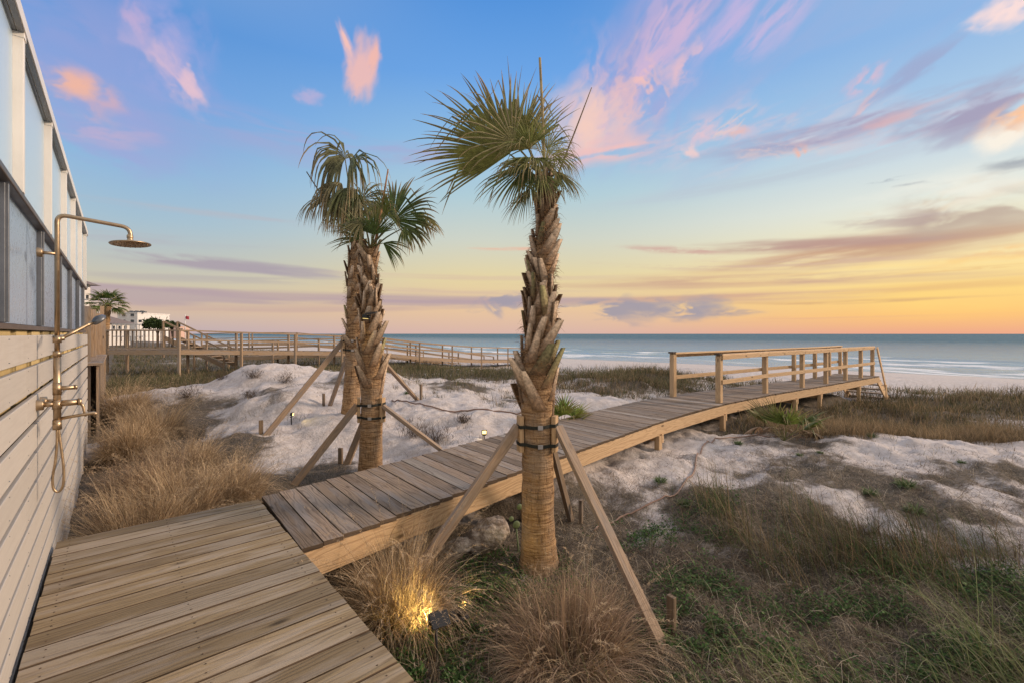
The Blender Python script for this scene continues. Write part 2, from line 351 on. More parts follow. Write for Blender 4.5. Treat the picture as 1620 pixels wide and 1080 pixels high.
cc=COAST(GX.ravel(),GY.ravel());wet=np.clip((cc+7+(fbm(GX.ravel()*.05,GY.ravel()*.05,3,2)-.5)*4)/5,0,1)
ground=npmesh('ground',gv,gf,M['sand'],np.stack([so,wet,so*0],1),smooth=True);tag(ground,kind='structure')
# sea ---------------------------------------------------------------
def seamat():
    m,t,b=newmat('sea_water');tc=N(t,'ShaderNodeTexCoord').outputs['Object'];sp=N(t,'ShaderNodeSeparateXYZ');t.links.new(tc,sp.inputs[0]);x,y=sp.outputs[0],sp.outputs[1]
    def st(sx,sy,sc,d=4,di=0,r=.6): return noise(t,comb(t,mth(t,'MULTIPLY',x,sx),mth(t,'MULTIPLY',y,sy),0.0),sc,d,r,di)
    w1=st(.55,.11,1.0,6,.3);w2=st(.10,.016,1.0,4);w3=st(2.5,.7,1.0,4);w4=st(.03,.004,1.0,3)
    depth=mrange(t,x,0,160,0,1)
    c=ramp(t,depth,[(0,(.40,.47,.48)),(.10,(.17,.35,.40)),(.40,(.07,.24,.30)),(1,(.025,.11,.17))])
    c=mix(t,mrange(t,w2,.4,.65,0,.6),c,mix(t,.55,c,(.02,.09,.12)));c=mix(t,mrange(t,w4,.45,.62,0,.5),c,(.03,.11,.14))
    c=mix(t,mrange(t,w1,.48,.66,0,.6),c,(.24,.37,.42));c=mix(t,mrange(t,w3,.5,.64,0,.45),c,(.02,.08,.11))
    # surf lines: thresholded ridges along the coast, fading out with distance
    lines=mth(t,'SINE',mth(t,'ADD',mth(t,'MULTIPLY',x,.42),mth(t,'MULTIPLY',st(.03,.022,1.0,3),16.0)))
    foam=mth(t,'MULTIPLY',mrange(t,lines,.5,.9),mrange(t,st(.8,.10,1.0,6,0,.7),.38,.55));foam=mth(t,'MULTIPLY',foam,mrange(t,x,75,38))
    edge=mrange(t,mth(t,'ADD',x,mth(t,'MULTIPLY',st(.2,.05,1.0,4),7.0)),6.5,4.2)
    foam=mth(t,'MAXIMUM',foam,mth(t,'MULTIPLY',edge,.8));c=mix(t,foam,c,(.80,.80,.80))
    t.links.new(c,b.inputs['Base Color']);b.inputs['IOR'].default_value=1.33;t.links.new(mrange(t,foam,0,1,.2,.8),b.inputs['Roughness'])
    b.inputs['Specular IOR Level'].default_value=0
    h=mth(t,'ADD',mth(t,'ADD',mth(t,'MULTIPLY',w1,1.0),mth(t,'MULTIPLY',w3,.25)),mth(t,'MULTIPLY',w2,2.2));bump(t,b,h,1.0,.9);gl=t.nodes.new('ShaderNodeBsdfGlossy');gl.inputs['Roughness'].default_value=.22;t.links.new(b.inputs['Normal'].links[0].from_socket,gl.inputs['Normal']);mx=t.nodes.new('ShaderNodeMixShader');t.links.new(mth(t,'MULTIPLY',mth(t,'SUBTRACT',1.0,foam),mrange(t,x,20,400,.62,.20)),mx.inputs[0]);t.links.new(b.outputs[0],mx.inputs[1]);t.links.new(gl.outputs[0],mx.inputs[2]);t.links.new(mx.outputs[0],t.nodes['Material Output'].inputs[0]);return m
M['sea']=seamat()
sx=axis([(-12,60,.5),(60,160,4),(160,900,60),(900,20000,1900)]);sy=axis([(-20000,-1000,3000),(-1000,-150,100),(-150,400,5),(400,1500,90),(1500,30000,3500)])
SX,SY=np.meshgrid(sx,sy);SZ=np.where((SX<70),.26*np.sin(SX*.42+3*fbm(SX*.03,SY*.02,2,4)*5)*np.clip((SX-2)/10,0,1)*np.clip((70-SX)/20,0,1),0)-.0
si=np.arange(SX.size).reshape(SX.shape);sf=np.stack([si[:-1,:-1].ravel(),si[:-1,1:].ravel(),si[1:,1:].ravel(),si[1:,:-1].ravel()],1)
sea=npmesh('sea',np.stack([SX.ravel(),SY.ravel(),SZ.ravel()],1),sf,M['sea'],smooth=True);tag(sea,kind='structure')
sea.location=(30,70,-3.6);sea.rotation_euler=(0,0,math.atan2(.7,.714))
SKYGAIN=.45
# ------------------------------------------------------------------ sky (world): computed here in linear light, direction by direction
def azel(px,py): return math.atan2(px-CX,F),math.atan2(HY-py,math.hypot(F,px-CX))
SW,SHt=4096,2048
el_=(np.arange(SHt)+.5)/SHt*np.pi-np.pi/2;az_=((np.arange(SW)+.5)/SW-.25)*2*np.pi;az_=np.where(az_>np.pi,az_-2*np.pi,az_)
def col_ramp(px,lst,top):
    st=[(-math.pi/2,lin(lst[-1][1])),(-.01,lin(lst[-1][1]))]
    for py,c in reversed(lst): st.append((azel(px,py)[1],lin(c)))
    st+=[(math.radians(48),lin(top[0])),(math.radians(90),lin(top[1]))]
    e=[s_[0] for s_ in st];return np.stack([np.interp(el_,e,[s_[1][k] for s_ in st]) for k in range(3)],1)
TOP=((168,182,208),(212,206,204))
A_=col_ramp(180,[(-5,(92,148,214)),(120,(112,162,222)),(250,(142,182,218)),(340,(164,190,206)),(410,(190,192,184)),(455,(206,194,166)),(490,(210,184,162)),(527,(190,172,178))],TOP)
B_=col_ramp(780,[(-5,(84,146,218)),(120,(108,164,228)),(220,(144,188,226)),(310,(176,204,214)),(380,(206,210,196)),(440,(228,210,160)),(490,(230,194,156)),(527,(216,180,168))],TOP)
C_=col_ramp(1580,[(-5,(140,180,226)),(120,(166,198,228)),(200,(196,214,226)),(290,(226,230,220)),(350,(238,230,196)),(410,(248,222,158)),(455,(250,211,126)),(495,(250,194,116)),(527,(234,166,136))],TOP)
ss=lambda x,a,b:(lambda q:q*q*(3-2*q))(np.clip((x-a)/(b-a),0,1))
f1_=ss(az_,azel(180,0)[0],azel(780,0)[0])[None,:,None];f2_=ss(az_,azel(860,0)[0],azel(1560,0)[0])[None,:,None]
SKY=A_[:,None,:]*(1-f1_)+B_[:,None,:]*f1_;SKY=SKY*(1-f2_)+C_[:,None,:]*f2_
def rfbm(x,y,oct,seed,gain=.55):
    r=0;a=1;t_=0
    for i in range(oct):
        r=r+a*vnoise(x,y,seed+i*13);t_+=a;a*=gain;x,y=(x*.8-y*.6)*2.03+1.7,(x*.6+y*.8)*2.03+9.2
    return r/t_
def patch(px,py,rx,ry,rot,colr,op,ns=2.5,st=(1,2.2),lo=.38,hi=.66,seed=0,edge=.2,warp=.9,soft=True):
    a,e=azel(px,py);ca=math.cos(a);sxr=rx/F*ca*ca;syr=ry/F*ca;m=1.5*max(sxr,syr) if abs(rot)>12 else None
    mx=m or 1.5*sxr;my=m or 1.6*syr+abs(math.sin(math.radians(rot)))*sxr*1.5
    ci=np.where(np.abs(az_-a)<mx)[0];ri=np.where(np.abs(el_-e)<my)[0]
    if len(ci)==0 or len(ri)==0: return
    X_,Y_=np.meshgrid(az_[ci]-a,el_[ri]-e);c_,s_=math.cos(math.radians(rot)),math.sin(math.radians(rot))
    u=(X_*c_+Y_*s_)/sxr;v=(-X_*s_+Y_*c_)/syr
    wx=(rfbm(u*1.3+seed,v*1.3,4,seed+3)-.5)*warp;wy=(rfbm(u*1.3-seed,v*1.3+5,4,seed+7)-.5)*warp
    u2,v2=u+wx,v+wy;r=np.hypot(u2,v2);n=rfbm((u2*st[0]+seed*3.7)*ns,(v2*st[1]+seed)*ns,6,seed)
    f=np.clip((1-ss(r,edge,1.0))*ss(n,lo-.02,hi+.02)*op,0,1)[...,None]
    blk=SKY[ri[0]:ri[-1]+1,ci[0]:ci[-1]+1];blk[:]=blk*(1-f)+np.array(lin(colr))*f
#      px   py   rx   ry  rot  colour            op
patch(180,110,340,150,-12,(158,162,212),.6,1.4,(1,1.4),.30,.62,94,.0)
patch(400,215,300,40,-4,(166,166,208),.5,1.6,(1,1.3),.34,.62,95)
patch(1250,150,330,90,20,(170,176,214),.45,1.8,(1,1.6),.36,.64,96,.0)
patch(1500,470,260,40,0,(255,214,120),.5,1.2,(1,1),.25,.6,97,.0)
patch(1120,215,150,60,15,(232,196,204),.6,3.2,(1,1.2),.42,.62,101,.0,1.3)
patch(1250,225,200,40,4,(240,204,196),.55,3.0,(1,1.3),.42,.62,102,.0,1.2)
patch(1430,215,220,40,6,(214,186,196),.5,2.6,(1,1.3),.40,.62,103,.0)
patch(1100,60,200,70,38,(206,186,218),.5,2.6,(.8,1.6),.40,.64,104,.0)
patch(1500,320,240,40,3,(226,196,160),.6,2.2,(1,1.3),.38,.6,105,.0)
patch(1250,440,420,26,1,(214,176,140),.55,2.4,(1,1.5),.38,.6,106,.0)
patch(1350,385,330,30,2,(216,160,124),.55,2.4,(1,1.4),.40,.6,107,.0)
patch(1420,392,430,28,3,(200,158,128),.95,1.5,(1,1.1),.26,.48,1)
patch(1290,388,240,16,-2,(184,146,136),.9,1.6,(1,1),.26,.46,51)
patch(1560,405,160,20,0,(246,184,112),.6,1.6,(1,1),.36,.56,52)
patch(1180,417,420,14,-3,(206,172,158),.55,2,(1,1.4),.38,.6,2)
patch(1540,335,230,52,-4,(188,166,150),.9,1.5,(1,1.1),.30,.54,22)
patch(1400,352,150,14,-2,(176,150,150),.55,1.8,(1,1),.36,.58,53)
patch(1080,396,120,9,-6,(206,160,150),.75,1.6,(1,1),.34,.54,54)
patch(1200,446,460,14,-1,(206,168,142),.95,1.5,(1,1),.24,.46,3)
patch(1480,455,260,10,1,(232,186,120),.7,1.6,(1,1),.3,.55,90)
patch(1250,505,360,7,0,(226,170,138),.5,1.8,(1,1),.34,.58,91)
patch(760,462,300,8,-1,(206,176,162),.5,1.8,(1,1),.34,.58,92)
patch(260,380,300,12,2,(178,178,186),.45,1.8,(1,1),.34,.6,93)
patch(1130,472,400,12,0,(210,168,142),.9,1.5,(1,1),.26,.48,55)
patch(1330,478,240,5,0,(200,152,116),.6,1.6,(1,1),.36,.56,56)
patch(1520,426,170,4,0,(220,160,100),.6,1.6,(1,1),.34,.54,57)
patch(560,474,560,17,0,(184,160,162),.8,1.4,(1,.8),.26,.5,4,.4)
patch(420,488,400,12,1,(196,164,158),.6,1.6,(1,1),.3,.55,80)
patch(700,440,420,10,0,(214,186,166),.5,1.8,(1,1),.34,.58,81)
patch(300,440,320,10,2,(176,166,168),.5,1.8,(1,1),.34,.58,82)
patch(200,462,300,20,-2,(178,156,164),.75,1.3,(1,.7),.22,.42,41,.5)
patch(350,419,230,14,-2,(170,158,168),.95,1.3,(1,.7),.24,.44,5,.4)
patch(720,476,330,9,0,(180,156,164),.75,1.4,(1,1),.3,.5,6)
patch(820,394,80,4,0,(238,176,150),.7,1.5,(1,1),.25,.5,7)
patch(960,490,110,30,0,(160,152,164),.95,1.3,(1.1,1.0),.46,.54,8,.3,1.3)
patch(1075,488,90,26,0,(160,152,164),.95,1.3,(1.1,1.0),.46,.54,61,.3,1.3)
patch(1140,496,80,9,0,(166,152,158),.8,1.5,(1,1),.38,.54,9)
patch(800,474,70,20,8,(160,152,166),.9,1.4,(1.1,1.0),.44,.54,10,.25,1.2)
patch(780,488,36,12,-40,(162,154,168),.8,1.3,(1,1),.4,.54,62)
patch(620,246,260,30,6,(168,164,206),.5,1.2,(1,1),.35,.65,11)
patch(665,240,100,22,6,(178,164,196),.6,1.3,(1,1),.35,.6,12)
patch(500,212,220,20,-2,(170,166,208),.6,1.3,(1,1),.35,.62,13)
patch(130,205,230,80,-12,(160,164,214),.6,1.2,(1,1.2),.32,.62,14)
patch(105,148,110,56,-4,(238,178,166),.85,1.87,(1,1.1),.34,0.70,15)
patch(115,135,60,26,0,(248,184,150),.8,1.2,(1,1),.34,.56,63)
patch(160,208,120,26,6,(206,176,200),.6,1.2,(1,1.2),.34,.6,23)
patch(260,70,130,90,-60,(164,168,220),.7,1.3,(1,1.2),.36,.64,16)
patch(285,122,40,58,38,(236,196,204),.85,1.87,(1,.9),.32,0.66,17,.1,1.4)
patch(212,34,36,40,20,(204,176,210),.7,1.3,(1,1),.38,.64,18)
patch(240,95,70,40,-20,(190,176,214),.6,1.4,(1,1),.38,.64,64)
patch(572,112,30,54,-14,(246,190,176),.85,1.7,(1.1,1.0),.22,0.54,19,.35,.8)
patch(548,72,11,32,22,(246,194,184),.95,1.1,(1,1),.24,.5,24)
patch(592,90,14,30,-8,(244,186,172),.9,1.1,(1,1),.24,.5,65)
patch(488,153,28,16,10,(184,176,214),.8,1.3,(1,1),.3,.6,20)
patch(1020,120,230,130,45,(168,166,212),.85,1.5,(1,1.5),.26,.60,21,.0,1.3)
patch(1040,85,170,62,40,(212,182,212),.85,3.2,(1.1,1.0),.42,.62,25,.0,1.3)
patch(965,150,140,90,50,(228,190,200),.85,3.0,(1.0,1.1),.40,.62,26,.0,1.3)
patch(1010,150,80,60,50,(246,194,184),.8,3.0,(1.0,1.0),.44,.60,66,.0,1.3)
patch(940,200,95,64,20,(248,206,188),.9,2.4,(1,1),.36,.60,67,.0,1.2)
patch(955,236,150,30,6,(240,192,188),.95,2.2,(1,1),.28,.56,27,.1)
patch(1085,105,45,34,30,(234,192,200),.8,1.4,(1,1),.38,.58,68,.1,1.4)
patch(1240,22,110,34,34,(206,184,220),.8,1.2,(1,1.8),.34,.6,28)
patch(1160,30,90,26,34,(206,182,220),.75,1.2,(1,1.8),.34,.6,69)
patch(1370,128,46,20,38,(228,186,200),.8,1.3,(1,1),.34,.58,31)
patch(1378,160,52,12,40,(242,194,188),.75,2.2,(1,1),.34,.6,32)
patch(1440,115,130,20,26,(158,164,200),.7,1.3,(1,1.2),.34,.6,70)
patch(1160,192,46,14,34,(248,206,190),.7,2.4,(1,1),.38,.62,30,.1,1.4)
patch(1168,208,26,14,10,(240,186,170),.6,2.2,(1,1),.36,.6,71)
patch(1115,205,50,18,34,(232,196,204),.7,1.4,(1,1),.36,.58,72)
patch(1310,205,280,24,3,(166,160,188),.9,1.3,(1,1.1),.30,.54,33,.3)
patch(1540,180,170,44,14,(164,156,182),.95,1.2,(1,1.1),.30,.56,34,.3)
patch(1430,190,110,20,8,(226,178,176),.6,1.5,(1,1),.38,.6,73)
patch(1600,190,80,30,20,(252,196,150),1.0,1.3,(1,1),.30,.54,35)
patch(1215,238,80,16,-8,(246,206,190),.6,2.6,(1,1),.40,.62,36,.1,1.3)
patch(1090,240,22,12,-30,(246,206,200),.8,1.3,(1,1),.3,.56,74)
patch(1266,240,14,12,0,(250,180,150),.9,1.3,(1,1),.3,.56,75)
patch(1590,16,85,30,10,(248,220,216),1.0,1.2,(1,1),.32,.54,37,.2,1.2)
patch(1590,215,80,34,16,(250,240,224),.95,1.2,(1,1),.30,.56,38)
patch(1600,262,80,14,0,(150,156,166),.8,1.5,(1,1),.38,.55,39)
patch(1410,284,50,3,0,(150,158,170),.7,1.5,(1,1),.3,.5,40)
patch(1445,291,40,3,0,(150,158,170),.7,1.5,(1,1),.3,.5,76)
patch(1250,275,420,18,3,(186,196,208),.55,1.4,(1,1.2),.34,.6,42)
patch(1500,300,200,40,4,(244,240,226),.6,1.4,(1,1.1),.34,.6,43)
patch(380,345,260,12,0,(184,182,190),.5,1.5,(1,1.2),.34,.6,44)
patch(1370,430,420,26,0,(255,220,140),.45,1.4,(1,1.2),.36,.58,46)
# unseen sky overhead and behind the camera, brightened to add fill light
bk=ss(np.abs(az_),1.1,2.2)[None,:,None];zn=ss(el_,math.radians(40),math.radians(62))[:,None,None];hz=ss(el_,-.02,.0)[:,None,None]
SKY=SKY*(1-bk*.85)+np.array((.63,.56,.50))*bk*.85
SKY=SKY*(1+np.maximum(bk,zn)*hz*SKYGAIN);SKY=SKY*(hz+(1-hz)*.35)
img=bpy.data.images.new('evening_sky',SW,SHt,float_buffer=True,is_data=False);img.colorspace_settings.name='Linear Rec.709'
buf=np.ones((SHt,SW,4),dtype=np.float32);buf[...,:3]=SKY;img.pixels.foreach_set(buf.ravel());img.update()
w=bpy.data.worlds.new('World');S.world=w;w.use_nodes=True;t=w.node_tree;bg=t.nodes['Background']
et=N(t,'ShaderNodeTexEnvironment');et.image=img;et.interpolation='Cubic';t.links.new(et.outputs[0],bg.inputs[0])
sky=N(t,'ShaderNodeTexSky',sky_type='NISHITA');sky.sun_disc=False;sky.sun_elevation=math.radians(21);sky.sun_rotation=math.radians(82)
bg2=t.nodes.new('ShaderNodeBackground');t.links.new(sky.outputs[0],bg2.inputs[0]);bg2.inputs[1].default_value=.004
ad=t.nodes.new('ShaderNodeAddShader');t.links.new(bg.outputs[0],ad.inputs[0]);t.links.new(bg2.outputs[0],ad.inputs[1]);t.links.new(ad.outputs[0],t.nodes['World Output'].inputs[0])
w.cycles.sampling_method='MANUAL';w.cycles.sample_map_resolution=1024
sl=bpy.data.lights.new('sun','SUN');sl.energy=3.3;sl.angle=math.radians(10);sl.color=(1,.75,.54);so_=bpy.data.objects.new('sun',sl);S.collection.objects.link(so_)
saz,sel=math.radians(82),math.radians(21);sd=V((math.sin(saz)*math.cos(sel),math.cos(saz)*math.cos(sel),math.sin(sel)));so_.rotation_euler=sd.to_track_quat('Z','Y').to_euler();so_.location=(20,-5,20)
# ------------------------------------------------------------------ camera
cam=bpy.data.cameras.new('camera');co=bpy.data.objects.new('camera',cam);S.collection.objects.link(co);S.camera=co
co.location=(0,0,CZ);co.rotation_euler=(math.pi/2,0,0);cam.sensor_width=36;cam.lens=F/1620*36;cam.shift_y=-12/1620;cam.clip_end=60000;cam.clip_start=.02
S.view_settings.view_transform='Standard';S.view_settings.look='None';S.view_settings.exposure=0;S.view_settings.gamma=1
S.render.engine='CYCLES';S.cycles.max_bounces=6;S.cycles.transparent_max_bounces=12;S.cycles.caustics_reflective=False;S.cycles.caustics_refractive=False
Z=V((0,0,1))
M['edge']=wood('shaded_stained_edge',[(0,(.085,.06,.04)),(1,(.12,.085,.06))],(.05,.035,.025),.4,.9,.2)  # dark side faces: shade of the gaps put into the colour, with end-grain stain
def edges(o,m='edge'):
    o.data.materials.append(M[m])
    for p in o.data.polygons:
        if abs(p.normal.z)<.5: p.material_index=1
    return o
# ------------------------------------------------------------------ near deck
W0=V((-2.05,1.852,0));WU=V((-.655,.756,0)).normalized();WN=V((.756,.655,0)).normalized()
def wp(u,v,z): return W0+WU*u+WN*v+Z*z
deck=thing('deck','wide weathered timber deck in front, boards running up to the white slatted wall','deck',wp(-.5,.6,-.6))
b=MB();sc_=MB();u=1.65
while u>-4.2:
    wd=.1315;zz=random.uniform(-.002,.002)
    b.box(wp(u-wd/2,.637,-.0155+zz),(WN,WU,Z),(.617+random.uniform(-.003,.003),wd/2,.0155))
    for v in (.09,.62,1.18):
        for du in(.035,.1): sc_.cyl(wp(u-du+random.uniform(-.006,.006),v+random.uniform(-.012,.012),zz-.004),wp(u-du,v,zz+.0006),.0038,8)
    u-=.1435
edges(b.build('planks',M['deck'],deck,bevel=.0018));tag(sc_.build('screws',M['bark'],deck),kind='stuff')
b=MB()
for v in(.09,.62,1.18): b.box(wp(-1.25,v,-.127),(WU,WN,Z),(2.85,.019,.093))
b.build('joists',M['old'],deck,bevel=.003)
b=MB();b.box(wp(1.62,.64,-.127),(WN,WU,Z),(.52,.019,.092));b.build('end_joist',M['old'],deck)
for uu in(1.55,-.6,-2.6):
    for v in(.09,1.14):
        b=MB();b.box(wp(uu-.06,v,-.62),(Z,WU,WN),(.398,.044,.044));b.build('post',M['old'],deck,bevel=.003)
# ------------------------------------------------------------------ main boardwalk
bw=thing('boardwalk','curving timber boardwalk with pale pine edge boards running from the deck down to the beach','boardwalk',(3,8,-.6))
bd=V((math.sin(math.radians(50.5)),math.cos(math.radians(50.5)),0));bn=V((bd.y,-bd.x,0))   # bn points to the near (right) side
def hit(P,s):
    best=None
    for (a,b_),(c,d) in zip(P[:-1],P[1:]):
        s0=a*bd.x+b_*bd.y;s1=c*bd.x+d*bd.y
        if s0<=s<=s1: k=(s-s0)/(s1-s0);return V((a+(c-a)*k,b_+(d-b_)*k,0))
    a,b_=P[0] if s<P[0][0]*bd.x+P[0][1]*bd.y else P[-1]; p=V((a,b_,0));q=V((P[-1][0]-P[-2][0],P[-1][1]-P[-2][1],0)).normalized()
    return p+q*((s-p.dot(bd))/q.dot(bd)) if p.dot(bd)<s else p
s0=max(V((*NE[0],0)).dot(bd),V((*FE[0],0)).dot(bd))+.005;s1=V((*NE[-1],0)).dot(bd)
b=MB();sc_=MB();s=s0
# first board follows the end of the deck
while s<s1:
    wdt=.137;c=s+wdt/2;p=hit(NE,c)+bn*(.022+random.uniform(-.006,.008));q=hit(FE,c)-bn*(.02+random.uniform(-.006,.006));zz=random.uniform(-.002,.002)
    # keep both ends on the same board line
    mid=(p+q)/2;L=(p-q).dot(bn);mid=mid+bd*(c-mid.dot(bd));yaw=random.uniform(-.0015,.0015);a=(bn+bd*yaw).normalized();b.box(mid+Z*(-.0155+zz),(a,bd,Z),(L/2,wdt/2,.0155))
    if c<s0+5.5:
        for e in(-1,0,1):
            for du in(-.035,.035): cc_=mid+bn*(e*(L/2-.06))+bd*du;sc_.cyl(cc_+Z*(zz-.004),cc_+Z*(zz+.0006),.0038,8)
    s+=.1455+random.uniform(-.001,.001)
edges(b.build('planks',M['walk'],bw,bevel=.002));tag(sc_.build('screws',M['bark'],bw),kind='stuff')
def offs(P,k,d):
    a=V((*P[max(k-1,0)],0));c=V((*P[min(k+1,len(P)-1)],0));t_=(c-a).normalized();return V((*P[k],0))+V((t_.y,-t_.x,0))*d
def edgebeam(P,d,name):
    for k in range(len(P)-1):
        p,q=offs(P,k,d),offs(P,k+1,d);b=MB();b.beam(p-Z*.129,q-Z*.129,.036,.188);yield b.build(name,M['new'],bw,bevel=.003)
NEs=[NE[0],NE[1],(1.72,6.65),NE[4],NE[6],NE[7],NE[8]]
FEs=[FE[0],FE[1],FE[2],FE[4],FE[6],FE[7],FE[8]]
list(edgebeam([NE[0],(.687,5.46),(2.32,7.33),(4.42,9.38),(6.19,10.82),(8.97,12.85),(12.45,15.45)],-.0,'edge_board'))
list(edgebeam(FEs,.0,'edge_board'))
b=MB()
for k in range(len(CL)-1): b.beam((CL[k][0],CL[k][1],-.13),(CL[k+1][0],CL[k+1][1],-.13),.036,.18)
b.build('centre_joist',M['old'],bw)
def stub(x,y,top=-.225,w=.044,name='support_post'):
    g=Hs(x,y)-.35;b=MB()
    if g>top-.05: g=top-.3
    b.box((x,y,(top+g)/2),(Z,bd,bn),((top-g)/2,w,w));return b.build(name,M['new'],bw,bevel=.003)
for k,(fx) in enumerate([(.2,4.82),(2.42,7.34),(4.33,9.2),(7.2,11.45),(8.45,12.38),(10.9,14.2)]):
    p=V((*fx,0))-bn*.07; stub(p.x,p.y)
    q=p-bn*1.12; stub(q.x,q.y)
    b=MB();b.beam(p+bn*.05-Z*.27+bd*.06,q-bn*.05-Z*.27+bd*.06,.036,.14);b.build('cross_beam',M['new'],bw)
# rail posts and rails
RN=[(1148,637),(1222,622.3),(1276,614.5),(1317,608.3),(1348,603.5),(1368,600.2),(1385,595.2)]
nearp=[];farp=[]
npts=[(4.33,9.38),(6.12,10.88),(7.75,12.05),(9.05,13.02),(10.3,13.96),(11.4,14.78),(12.35,15.5)]
for (x,y) in npts: nearp.append(V((x,y,0))-V((.57,-.82,0))*.0)
fpts=[(3.62,10.38),(7.05,12.83),(8.5,13.83),(9.7,14.68),(10.8,15.6),(11.75,16.4)]
def dirat(P,k):
    a=P[max(k-1,0)];c=P[min(k+1,len(P)-1)];return (V((c[0]-a[0],c[1]-a[1],0))).normalized()
def railing(pts,side,bottom):
    out=[]
    for k,(x,y) in enumerate(pts):
        d=dirat(pts,k);n=V((d.y,-d.x,0));big=(k==0)
        hw=.054 if big else .048
        b=MB();p=V((x,y,0))-n*side*.062;b.box(p+Z*((.965+bottom)/2),(Z,d,n),((.965-bottom)/2,hw,hw));b.build('rail_post',M['new'],bw,bevel=.003);out.append((p,d,n))
    for k in range(len(out)-1):
        (p,d,n),(q,d2,n2)=out[k],out[k+1]
        b=MB();b.beam(p+Z*.935+n*side*.066,q+Z*.935+n2*side*.062,.036,.085);b.beam(p+Z*.983,q+Z*.983,.15,.034);b.build('top_rail',M['new'],bw,bevel=.003)
        b=MB();b.beam(p+Z*.43+n*side*.062,q+Z*.43+n2*side*.062,.034,.088);b.build('mid_rail',M['new'],bw,bevel=.003)
    return out
rn=railing(npts,1,0.002);rf=railing(fpts,-1,.002)
b=MB();p,d,n=rn[0];b.box(p-d*.03+Z*1.0,(d,n,Z),(.062,.062,.018))
b.build('post_cap',M['bark'],bw);b=MB();p,d,n=rf[0];b.box(p-d*.03+Z*1.0,(d,n,Z),(.062,.062,.018));b.build('post_cap',M['bark'],bw)
# stairs to the beach at the far end
d=V((.79,.61,0)).normalized();n=V((d.y,-d.x,0))
e0=V((*NE[-1],0));e1=V((*FE[-1],0))
for P0 in(e0-n*.03,e1+n*.03):
    b=MB();b.beam(P0-Z*.12,P0+d*1.7-Z*1.25,.038,.24);b.build('stair_stringer',M['new'],bw)
    b=MB();b.beam(P0+Z*.96-d*.05,P0+d*.95-Z*.45,.036,.10);b.build('stair_rail',M['new'],bw)
    b=MB();b.box(P0+d*.9-Z*.9,(Z,d,n),(.55,.042,.042));b.build('stair_post',M['new'],bw)
for k in range(6):
    b=MB();c=(e0+e1)/2+d*(.16+.27*k)-Z*(.17+.175*k);b.box(c,(n,d,Z),(.6,.13,.018));b.build('stair_tread',M['walk'],bw)
# ------------------------------------------------------------------ house wall at the left
hw=thing('house_wall','white slatted house wall with grey panels and a frosted glass balustrade above, along the left edge','house wall',wp(2,0,-.5))
ENDU=6.53
b=MB()
for k in range(14):
    zt=1.415-.1625*k
    if zt<-.6: break
    uu=-4.3
    while uu<ENDU:
        L=min(random.choice((2.4,3.6)),ENDU-uu);b.box(wp(uu+L/2,-.0125+random.uniform(-.0008,.0008),zt-.07),(WU,Z,WN),(L/2-.0008,.0665,.0105));uu+=L
b.build('slats',M['slat'],hw,bevel=.003)
b=MB();uu=-4.2
while uu<ENDU-.2:
    for k in range(12):
        for dz in(.018,.115): b.cyl(wp(uu+random.uniform(-.012,.012),-.004,1.415-.1625*k-dz),wp(uu,-.0012,1.415-.1625*k-dz),  .0022,6)
    uu+=.53
tag(b.build('nails',M['channel'],hw),kind='stuff')
b=MB();uu=-4.2
while uu<ENDU-.3:
    b.box(wp(uu+.19,-.062,1.20),(Z,WU,WN),(.235,.185,.018));b.box(wp(uu+.02,-.062,.2),(Z,WU,WN),(.76,.04,.018));uu+=.53
b.build('framing',M['frame'],hw)
b=MB();b.box(wp((ENDU-4.3)/2,-.16,.4),(WU,Z,WN),((ENDU+4.3)/2,1.1,.02));b.build('backing_wall',M['channel'],hw)
b=MB();b.box(wp(ENDU-.02,-.1,.43),(Z,WN,WU),(1.0,.07,.019));b.build('end_board',M['slat'],hw)
# floor above the wall and plinth band
b=MB();b.box(wp((ENDU-4.3)/2,-.3,1.452),(WU,WN,Z),((ENDU+4.3)/2,.28,.012));b.build('sill',M['bronze'],hw)
posts=[-2.0,-.78,.46,1.69,2.9,4.0,5.15,6.3]
for k,uu in enumerate(posts):
    b=MB();b.box(wp(uu+.02,-.03,2.485),(Z,WU,WN),(.385,.026,.024));b.box(wp(uu+.02,-.03,2.855),(Z,WU,WN),(.013,.03,.028));b.build('post',M['whitemetal'],hw,bevel=.002)
    b=MB();b.box(wp(uu-.32,-.040,1.765),(Z,WU,WN),(.297,.016,.016));b.box(wp(uu-.32,-.026,1.765),(Z,WU,WN),(.296,.008,.012));b.build('channel',M['channel'],hw,bevel=.002)
    if k<len(posts)-1:
        u2=posts[k+1]
        b=MB();b.box(wp((uu+u2)/2+.02,-.046,2.485),(WU,Z,WN),((u2-uu)/2-.03,.38,.004));b.build('glass_pane',M['glass'],hw)
        b=MB();b.box(wp((uu+u2)/2-.32,-.052,1.765),(WU,Z,WN),((u2-uu)/2-.032,.296,.006));b.build('panel',M['panel'],hw)
b=MB();b.box(wp((ENDU-4.3)/2,-.03,2.083),(WU,Z,WN),((ENDU+4.3)/2,.016,.024));b.build('handrail',M['bronze'],hw,bevel=.006)
b=MB();b.box(wp((ENDU-4.3)/2,-.024,2.905),(WU,WN,Z),((ENDU+4.3)/2,.026,.034));b.build('top_beam',M['whitemetal'],hw,bevel=.002)
b=MB();b.box(wp((ENDU-4.3)/2,-.039,2.868),(WU,WN,Z),((ENDU+4.3)/2,.010,.0036));b.box(wp((ENDU-4.3)/2,-.014,2.868),(WU,WN,Z),((ENDU+4.3)/2,.010,.0036));b.build('beam_channel',M['channel'],hw)
